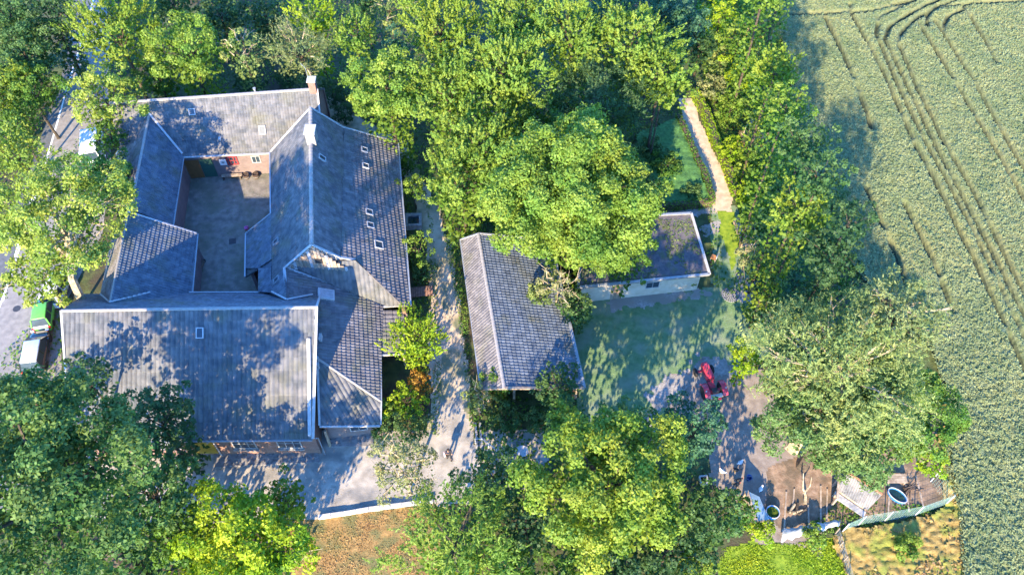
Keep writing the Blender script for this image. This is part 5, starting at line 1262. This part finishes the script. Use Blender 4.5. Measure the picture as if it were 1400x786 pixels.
for u, v, r, l in ((455, 128, 22, 'dark shrub by the lane just right of the north wing chimney'), (470, 155, 18, 'dark shrub south of its twin beside the lane bend'), (392, 105, 20, 'shaded shrub under the olive feathery tree behind the north roof'), (340, 112, 22, 'shaded shrub behind the north roof under the slim pale tree'), (225, 122, 20, 'shaded shrub behind the north roof under the darker tree'),(505,140,18,'dark shrub on the far side of the lane bend')):
    T('b', u, v, r, 1.3, .8, 'dark', 'shrub', l, .2)
# --- big group in the middle top
T('b', 530, 122, 62, 9.5, .85, 'lime', 'leafy_tree', 'broad bright tree overhanging the lane nearest the farmhouse roof', .28)
T('f', 602, 34, 56, 11, .9, 'yellow', 'golden_tree', 'golden spiky crown at the top edge left of the wood', .26, 1.2)
T('f', 612, 120, 56, 10, .85, 'lime', 'maple_tree', 'yellow green frond tree between broad lane tree and the wood', .27, 1.1)
T('f', 655, 190, 56, 9.5, .85, 'lime', 'maple_tree', 'yellow green frond tree directly above the lane gap', .27, 1.1)
T('f', 630, 246, 54, 8.5, .85, 'lime', 'maple_tree', 'southernmost frond tree with its edge over the lane', .27, 1.1)
T('f', 690, 95, 62, 11, .85, 'lime', 'maple_tree', 'frond tree in the centre of the wood west of the shadowed conifer', .28, 1.1)
T('f', 705, 22, 50, 11.5, .85, 'lime', 'maple_tree', 'frond tree at the top of the wood nearest the golden crown', .28, 1.1)
T('f', 782, 45, 56, 11, .85, 'lime', 'maple_tree', 'frond tree north of the shadowed dark conifer', .28, 1.1)
T('f', 862, 55, 54, 11, .85, 'lime', 'maple_tree', 'frond tree at the north east of the wood', .28, 1.1)
T('f', 905, 100, 48, 10, .85, 'lime', 'maple_tree', 'easternmost frond tree of the wood reaching to the footpath', .28, 1.1, skirt=False)
T('f', 905, 128, 26, 8.5, .85, 'lime', 'maple_tree', 'low frond tree between shadowed conifer and footpath', .28, 1.1, skirt=False)
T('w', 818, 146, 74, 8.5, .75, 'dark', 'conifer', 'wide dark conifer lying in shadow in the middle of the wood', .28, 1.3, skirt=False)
T('b', 735, 168, 38, 8, .8, 'green', 'leafy_tree', 'green tree between the dark wide conifer and the giant pale crown', .28)
T('b', 930, 30, 42, 6, .8, 'teal', 'leafy_tree', 'blue green tree in shade at the top right of the wood', .3)
T('b', 905, 10, 36, 7, .8, 'teal', 'leafy_tree', 'blue green tree at the top edge north of the frond trees', .3)
T('b', 840, 2, 40, 6, .8, 'teal', 'leafy_tree', 'shaded teal tree at the top edge above the middle of the wood', .3)
T('b', 958, 62, 26, 4, .8, 'dark', 'leafy_tree', 'small dark tree hugging the start of the footpath hedge', .28)
T('b', 782, 268, 116, 10, .8, 'lime', 'giant_maple', 'giant round yellow green crown overhanging the barn and flat roof', .27, 1.25, .5)
T('b', 850, 346, 44, 5.5, .75, 'green', 'leafy_tree', 'shaded green tree below the giant crown spreading onto the flat roof', .24)
T('b', 690, 270, 34, 6, .8, 'green', 'leafy_tree', 'green tree tucked between giant crown and the barn roof ridge', .26)
# clipped evergreen block beside the footpath
T('b', 912, 226, 26, 1.0, .25, 'green', 'shrub', 'broad low evergreen thicket west of the footpath', .2, 1.2)
T('b', 893, 258, 22, 1.0, .25, 'mid', 'shrub', 'low evergreen thicket corner near the flat roof', .2, 1.2)
T('b', 948, 262, 14, .9, .3, 'mid', 'shrub', 'low evergreen thicket in the corner where hedge meets path', .2, 1.2)
T('b', 890, 205, 22, 1.1, .3, 'mid', 'shrub', 'low evergreen thicket under the edge of the wood', .2, 1.2)
# --- near the farmhouse
T('b', 565, 255, 19, 3.0, .9, 'lime', 'shrub', 'small bright shrub between farmhouse wall and lane, upper of two', .2)
T('s', 572, 338, 25, 3.2, .9, 'lime', 'shrub', 'pale spiky shrub just below the stone well', .2, 2.4)
T('b', 578, 372, 20, 1.4, .9, 'mid', 'shrub', 'dark round shrub under the pale spiky shrub', .2)
T('b', 556, 225, 16, 1.2, .9, 'green', 'shrub', 'dark green round shrub against the farmhouse north east corner', .2)
T('f', 568, 462, 44, 4.6, .85, 'acid', 'round_conifer', 'round bright green conifer at the annex corner by the lane', .2, 1.2)
T('s', 573, 523, 17, 2.2, .9, 'rust', 'flowering_shrub', 'shrub with rusty orange blossom below the round conifer', .18, 2.2)
T('b', 556, 548, 30, 2.0, .8, 'acid', 'shrub', 'vivid green shrub in the bed east of the annex', .2, 1.2)
T('b', 528, 560, 14, 1.6, 1.1, 'lime', 'shrub', 'narrow lime shrub against the annex wall', .18)
T('b', 560, 586, 30, 1.5, .7, 'mid', 'shrub', 'dark shrub at the south end of the garden bed', .2)
T('b', 520, 590, 16, 1.2, .9, 'mid', 'shrub', 'dark shrub beside the stone steps', .2)
T('s', 552, 640, 50, 4.6, .85, 'bloom', 'blossoming_tree', 'pale sparse tree with creamy twigs standing on the terrace', .19, 2.3, skirt=False, twigs=34, bark=BARK_PALE)
T('s', 655, 545, 24, 2.8, 1.0, 'pale', 'shrub', 'straggly pale shrub at the barn south west corner', .19, 2.2, twigs=16)
T('b', 684, 520, 24, 3.6, 1.1, 'green', 'shrub', 'upright green shrub in front of the barn ridge end', .2)
T('b', 762, 528, 38, 4.2, .8, 'mid', 'leafy_tree', 'small grey green tree covering the barn south east corner', .21, 1.2)
T('b', 690, 572, 30, 1.4, .8, 'mid', 'shrub', 'dark shrub in front of the open barn side', .22)
T('b', 740, 575, 20, 1.4, .8, 'mid', 'shrub', 'second dark shrub in front of the barn next to the giant yellow tree', .22)
T('s', 763, 392, 30, 5.2, .85, 'bloom', 'leafy_tree', 'pale twiggy tree over the middle of the barn east slope', .2, 2.4, skirt=False, twigs=26, bark=BARK_PALE)
T('b', 788, 420, 31, 4.0, .85, 'mid', 'leafy_tree', 'dark rounded tree between barn and lawn', .22, 1.1)
T('b', 735, 402, 20, 4.2, .8, 'pale', 'leafy_tree', 'small pale tree against the barn roof left of the twiggy tree', .2)
# --- bottom
T('b', 48, 660, 150, 17, .95, 'chest', 'chestnut_tree', 'huge grey green tree filling the bottom left corner', .27, 1.1, .6, gaps=.36)
T('b', 215, 570, 58, 9, .8, 'dark', 'chestnut_tree', 'dark crown overlapping the hall roof at its lower left', .28, 1.1)
T('b', 120, 520, 44, 9, .8, 'dark', 'chestnut_tree', 'dark crown over the parked cars at the lower left', .28, 1.1, skirt=False)
T('b', 205, 672, 68, 9, .8, 'chest', 'chestnut_tree', 'grey green crown bulging over the terrace beside the yellow green tree', .28, 1.1)
T('b', 20, 590, 48, 9, .8, 'chest', 'chestnut_tree', 'grey green crown at the left picture edge below the road', .28, 1.1)
T('b', 330, 752, 96, 6.2, .8, 'acid', 'leafy_tree', 'yellow green tree at the bottom edge left of the brown yard', .27, 1.2, twigs=22)
T('b', 388, 682, 38, 3.6, .85, 'lime', 'leafy_tree', 'bright tree at the terrace edge just left of the white wall', .25)
T('b', 248, 735, 50, 6.5, .8, 'green', 'leafy_tree', 'green tree between the huge corner tree and yellow green one', .26)
T('w', 620, 735, 84, 7.5, .75, 'lime', 'ash_tree', 'light green feathery tree at the bottom right of the brown yard', .24, 1.5)
T('b', 682, 656, 56, 5.5, .8, 'mid', 'leafy_tree', 'mid green tree south of the white rope fence', .25, 1.1)
T('b', 720, 720, 46, 5.5, .8, 'dark', 'leafy_tree', 'dark tree between feathery tree and giant yellow tree', .26)
T('b', 702, 775, 40, 5.5, .8, 'green', 'leafy_tree', 'green tree at the bottom edge below the dark tree', .26)
T('b', 832, 665, 110, 10.5, .8, 'yellow', 'giant_maple', 'giant golden green tree in the lower middle', .27, 1.25, .5, pal2=None)
T('b', 856, 596, 54, 9.5, .8, 'sage', 'leafy_tree', 'blue grey green tree behind the golden giant', .25, 1.1)
T('b', 780, 585, 40, 7, .8, 'mid', 'leafy_tree', 'green tree at the upper left of the golden giant', .25, pal2='yellow')
T('b', 946, 588, 50, 8, 1.05, 'teal', 'spruce', 'blue green spruce beside the red tractor', .24, 2.0)
T('b', 980, 700, 46, 6.5, .8, 'mid', 'leafy_tree', 'dark green tree between golden giant and the chicken yard', .25, 1.1)
T('b', 1010, 700, 30, 3.5, .8, 'green', 'leafy_tree', 'green bushy tree just left of the small lean-to roof', .22, 1.1)
T('b', 915, 748, 58, 5, .8, 'dark', 'leafy_tree', 'shaded tree below right of the golden giant', .26, 1.1)
T('b', 845, 800, 60, 4.5, .8, 'dark', 'leafy_tree', 'shaded tree at the bottom edge beneath the golden giant', .26)
T('b', 950, 775, 28, 4, .8, 'yellow', 'shrub', 'yellowish shrub at the bottom edge near the bright lawn', .22)
T('b', 770, 790, 40, 4.5, .8, 'green', 'leafy_tree', 'green tree at the bottom edge left of the shaded one', .26)
T('b', 1042, 726, 16, 1.2, .8, 'acid', 'shrub', 'vivid green shrub below the round pool', .18, 1.1)
T('b', 1112, 733, 14, .7, .6, 'lime', 'shrub', 'low lime shrub below the white cover sheet', .18, 1.1)
T('w', 1150, 505, 122, 11.5, .75, 'pale', 'silver_willow', 'enormous pale olive willow beside the field', .25, 1.5, .55, twigs=60, bark=BARK_PALE, skirt=False)
T('b', 1145, 565, 98, 8.5, .7, 'sage', 'silver_willow', 'grey green willow crown over the chicken pen', .22, 1.2, .4, skirt=False)
T('w', 1228, 425, 62, 14.5, .8, 'olive', 'silver_willow', 'olive willow crown reaching into the field', .25, 2.4, .35, twigs=16)
T('b', 1235, 560, 78, 6.5, .7, 'green', 'leafy_tree', 'green tree where willow meets the field margin', .23, 1.1)
T('w', 1090, 452, 44, 9, .85, 'pale', 'silver_willow', 'pale spiky willow crown at the upper left of its group', .24, 1.6, twigs=12)
T('b', 1020, 488, 26, 4.5, .9, 'acid', 'leafy_tree', 'vivid green small tree at the lawn edge above the tractor', .22, 1.1)
T('b', 1270, 630, 28, 2.2, .7, 'acid', 'shrub', 'vivid green shrub at the right end of the chicken pen', .2, 1.1)
T('b', 1240, 745, 20, .7, .45, 'lime', 'shrub', 'low green shrub in the dry grass by the field', .18)
# --- hedge row beside the field; crowns raised, two trees added, to shade it
rows = [('b',1048,-20,40,15,'lime','added tree at the top edge to shade the field, above the straw coloured bush'),('b',1085,-60,40,15,'green','unseen green tree added outside the top edge to shade the field'),('b',985,22,30,4.5,'acid','vivid shrub at the top where the footpath hedge begins'),('b',1012,48,34,5,'lime','yellow green shrub left of the dry twiggy one'),('s',1046,38,26,5.5,'dry','dry straw coloured twiggy bush at the field corner'),
 ('b',985,82,26,2.4,'pale','pale flowering shrub beside the first bend of the hedge'),('b',1020,100,34,3.2,'acid','vivid shrub in the middle of the garden strip'),('f',1062,92,38,14,'yellow','yellow shrub bulging out to the field edge'),
 ('b',975,120,20,1.6,'bloom','shrub dotted with pale blossom beside the path hedge'),('b',1078,142,38,17,'lime','green tree at the field edge south of the yellow shrub'),('b',1000,145,26,1.8,'lime','lime shrub over the path hedge'),
 ('b',1040,150,30,3.0,'lime','green shrub north of the dark hollow'),('s',1030,195,26,3,'dry','dead brown brush around the dark hollow'),('b',1104,192,42,18,'mid','dark tree at the field edge above the golden one'),
 ('b',1000,205,20,1.6,'acid','bright shrub hugging the path hedge'),('b',1055,225,36,3.6,'green','dark tree between path hedge and field'),('b',1124,238,42,18.5,'mid','dark tree overhanging the shaded field'),
 ('f',1092,285,48,15,'yellow','golden tree with a bare stem at the field edge'),('b',1020,265,22,1.8,'acid','bright shrub beside the lower bend of the footpath'),('b',1038,290,26,2.5,'green','green shrub north of the wooden frame'),
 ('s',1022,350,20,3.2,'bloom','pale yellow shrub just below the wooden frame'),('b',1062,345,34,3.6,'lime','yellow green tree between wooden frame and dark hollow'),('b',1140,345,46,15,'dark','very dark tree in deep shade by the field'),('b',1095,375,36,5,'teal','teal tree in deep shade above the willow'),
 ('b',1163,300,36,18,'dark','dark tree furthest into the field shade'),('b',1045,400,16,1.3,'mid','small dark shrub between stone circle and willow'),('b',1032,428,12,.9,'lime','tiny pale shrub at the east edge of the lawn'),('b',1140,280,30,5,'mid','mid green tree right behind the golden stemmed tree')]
for ty, u, v, r, zc, pal, l in rows:
    T(ty, u, v, r, zc, .8, pal, 'hedge_shrub' if zc < 5 else 'leafy_tree', l, .22, {'s': 2.2}.get(ty, 1.1), twigs=22 if pal == 'dry' else (14 if ty in 'sw' else 0), group='shrubs and trees between footpath and field')

# the standing crop itself
def crop_plants(n=255000):
    g = np.random.default_rng(9); xs = [p[0] for p in FIELD]; ys = [p[1] for p in FIELD]
    x = g.uniform(min(xs), 66, n*2); y = g.uniform(6, 92, n*2); k = (sdist(x, y, FIELD) > -.3) & (x < 29+y*.47)
    x = x[k][:n]; y = y[k][:n]; tk = crop_track(x, y); k = g.random(len(x)) > tk*3.5; x = x[k]; y = y[k]
    h = crop(x, y); p = np.stack([x, y, h+g.uniform(-.02, .10, len(x))], 1)
    n_ = unit(g.normal(size=(len(x), 3))*.55+np.array([-.1, -.35, .8])); t = unit(np.cross(n_, g.normal(size=(len(x), 3))))
    L = g.uniform(.11, .26, len(x)); v, q = leaf_quads(p, n_, t, L, L*.42)
    c = fbm(x*.5, y*.5, 4); o = npmesh('crop_plants', v, q, LM('crop'), attr=np.clip(c*.5+g.random(len(x))*.55, 0, 1))
    tag(o, 'pale green crop plants standing in the field', 'crop', kind='stuff')
crop_plants()
# clipped hedges along the footpath, trimmed faces but leafy
def hedge(name, pix, w, h, pal, label):
    pts = [P(u, v, 0) for u, v in pix]; root = thing(name, label, 'hedge', pts[0]); g = np.random.default_rng(int(pix[0][0]))
    pos = []; nr = []
    for a, b in zip(pts[:-1], pts[1:]):
        d = (b-a); L = d.length; d.normalize(); n = Vector((-d.y, d.x, 0)); k = int(L*(2*h+w)*70)
        for _ in range(k):
            t = g.uniform(-.1, L+.1); s = g.uniform(0, 2*h+w)
            if s < h: o_ = n*(-w/2)+Vector((0, 0, s)); nn_ = -n
            elif s < h+w: o_ = n*(s-h-w/2)+Vector((0, 0, h)); nn_ = Vector((0, 0, 1))
            else: o_ = n*(w/2)+Vector((0, 0, 2*h+w-s)); nn_ = n
            p = a+d*t+o_-pts[0]+Vector(g.normal(0, .035, 3)); pos.append(p); nr.append(nn_)
    pos = np.array(pos); nr = unit(np.array(nr)*.8+g.normal(size=(len(pos), 3))*.55); t = unit(np.cross(nr, g.normal(size=(len(pos), 3))))
    L_ = .17*g.uniform(.7, 1.3, len(pos)); v, q = leaf_quads(pos, nr, t, L_, L_*.65)
    npmesh('foliage', v, q, LM(pal), root, attr=g.random(len(pos)))
    m = MB()
    for a, b in zip(pts[:-1], pts[1:]): m.bar(a-pts[0]+Vector((0,0,h*.46)), b-pts[0]+Vector((0,0,h*.46)), w*.8, h*.9)
    m.build('stems', M_dkwood, root)
hedge('hedge', [(948,132),(963,160),(975,195),(992,232),(1004,268)], .7, 1.1, 'acid', 'bright clipped hedge on the east side of the sandy footpath')
hedge('hedge', [(926,165),(946,212),(962,246),(972,280)], .55, 1.0, 'green', 'dark clipped hedge on the west side of the sandy footpath')
hedge('hedge', [(972,281),(925,286),(870,291)], .5, .9, 'green', 'clipped hedge turning west along the rear of the flat roof')

# ------------------------------------------------------------------ uncountable ground cover
def cover(name, poly, n, pal, hmax, ls, label, seed=1, avoid=()):
    g = np.random.default_rng(seed); xs = [p[0] for p in poly]; ys = [p[1] for p in poly]
    x = g.uniform(min(xs), max(xs), n); y = g.uniform(min(ys), max(ys), n)
    k = sdist(x, y, poly) > 0
    for a in avoid: k &= sdist(x, y, a) < -.1
    f = fbm(x*.7, y*.7, 4); k &= f+g.random(n)*.3 > .48
    x = x[k]; y = y[k]; f = f[k]
    p = np.stack([x, y, g.uniform(.03, 1, len(x))*hmax*np.clip((f-.35)*4, .15, 1)], 1)
    n_ = unit(g.normal(size=(len(x), 3))*.6+np.array([0, 0, 1])); t = unit(np.cross(n_, g.normal(size=(len(x), 3))))
    L = ls*g.uniform(.6, 1.4, len(x)); v, q = leaf_quads(p, n_, t, L, L*.6)
    o = npmesh(name, v, q, LM(pal), attr=np.clip(f+g.normal(0, .2, len(x)), 0, 1)); return tag(o, label, 'ground cover', kind='stuff')
AV = [gpoly(k) for k in ([(55,430),(100,200),(150,90),(150,-60),(60,-60),(60,190),(-60,440),(-120,620)],[(95,600),(90,405),(175,130),(436,115),(440,150),(545,190),(565,420),(560,600)],[(120,590),(650,590),(655,640),(640,690),(590,690),(590,840),(380,840),(380,712),(120,730)],
   [(430,120),(500,165),(556,195),(580,250),(600,285),(618,340),(630,420),(645,590),(655,650),(585,700),(590,410),(562,255),(540,215),(425,150)],[(625,330),(780,330),(810,545),(650,540)],[(800,290),(950,285),(975,400),(790,410)],[(928,130),(950,130),(975,190),(1004,262),(1014,335),(1010,360),(998,375),(985,300),(972,280),(950,205)])]
AV += [gpoly(k) for k in ([(985,735),(1145,728),(1330,670),(1330,830),(985,830)],[(795,395),(975,390),(1060,470),(1060,600),(1300,580),(1300,720),(1050,740),(960,640),(880,640),(800,600)])]
cover('undergrowth', [(-62,10),(30,10),(30,95),(-62,95)], 170000, 'green', .45, .24, 'dark green undergrowth beneath the trees', 3, AV)
cover('undergrowth', gpoly([(950,-20),(1075,-20),(1100,160),(1170,330),(1160,400),(1060,450),(1030,350),(1005,290),(965,150)]), 60000, 'lime', .6, .22, 'bright weeds between footpath and field', 4, AV)
cover('lawn_tufts', gpoly([(800,410),(975,400),(1045,400),(1060,470),(1005,530),(920,590),(880,640),(800,620),(780,480)]), 16000, 'sage', .05, .11, 'short grass tufts on the lawn behind the barn', 5, AV)
cover('grass_tufts', gpoly([(985,748),(1145,738),(1175,820),(985,820)]), 12000, 'acid', .08, .13, 'bright grass tufts at the bottom edge', 6)
cover('dry_tufts', gpoly([(1140,735),(1250,708),(1300,692),(1300,520),(1335,560),(1350,640),(1350,720),(1335,800),(1160,800)]), 20000, 'dry', .45, .22, 'long dry grass beside the chicken pen and field', 7)
cover('yard_weeds', gpoly([(232,236),(396,232),(396,402),(230,405)]), 5200, 'mid', .04, .07, 'sparse weeds between the courtyard gravel', 21)
cover('leaf_litter', gpoly([(395,716),(450,708),(592,690),(592,800),(395,800)]), 9000, 'dry', .05, .11, 'straw and leaf litter on the brown yard', 22)
cover('leaf_litter', gpoly([(290,640),(640,640),(650,600),(600,600),(590,686),(440,704),(290,700)]), 2600, 'dry', .03, .07, 'fallen leaves scattered on the terrace', 23)
cover('verge_grass', gpoly([(560,240),(585,300),(590,410),(592,520),(586,590),(600,600),(604,500),(598,400),(592,300),(575,230)]), 9000, 'green', .16, .14, 'ragged grass along the west lane edge', 24)
cover('verge_grass', gpoly([(608,290),(628,340),(640,430),(650,540),(656,600),(644,600),(634,500),(622,400),(606,320)]), 9000, 'green', .16, .14, 'ragged grass along the east lane edge', 25)
cover('pen_weeds', gpoly([(1185,650),(1200,690),(1300,690),(1290,705),(1100,735),(1100,725)]), 5000, 'green', .25, .18, 'weeds along the foot of the pen fence', 8)
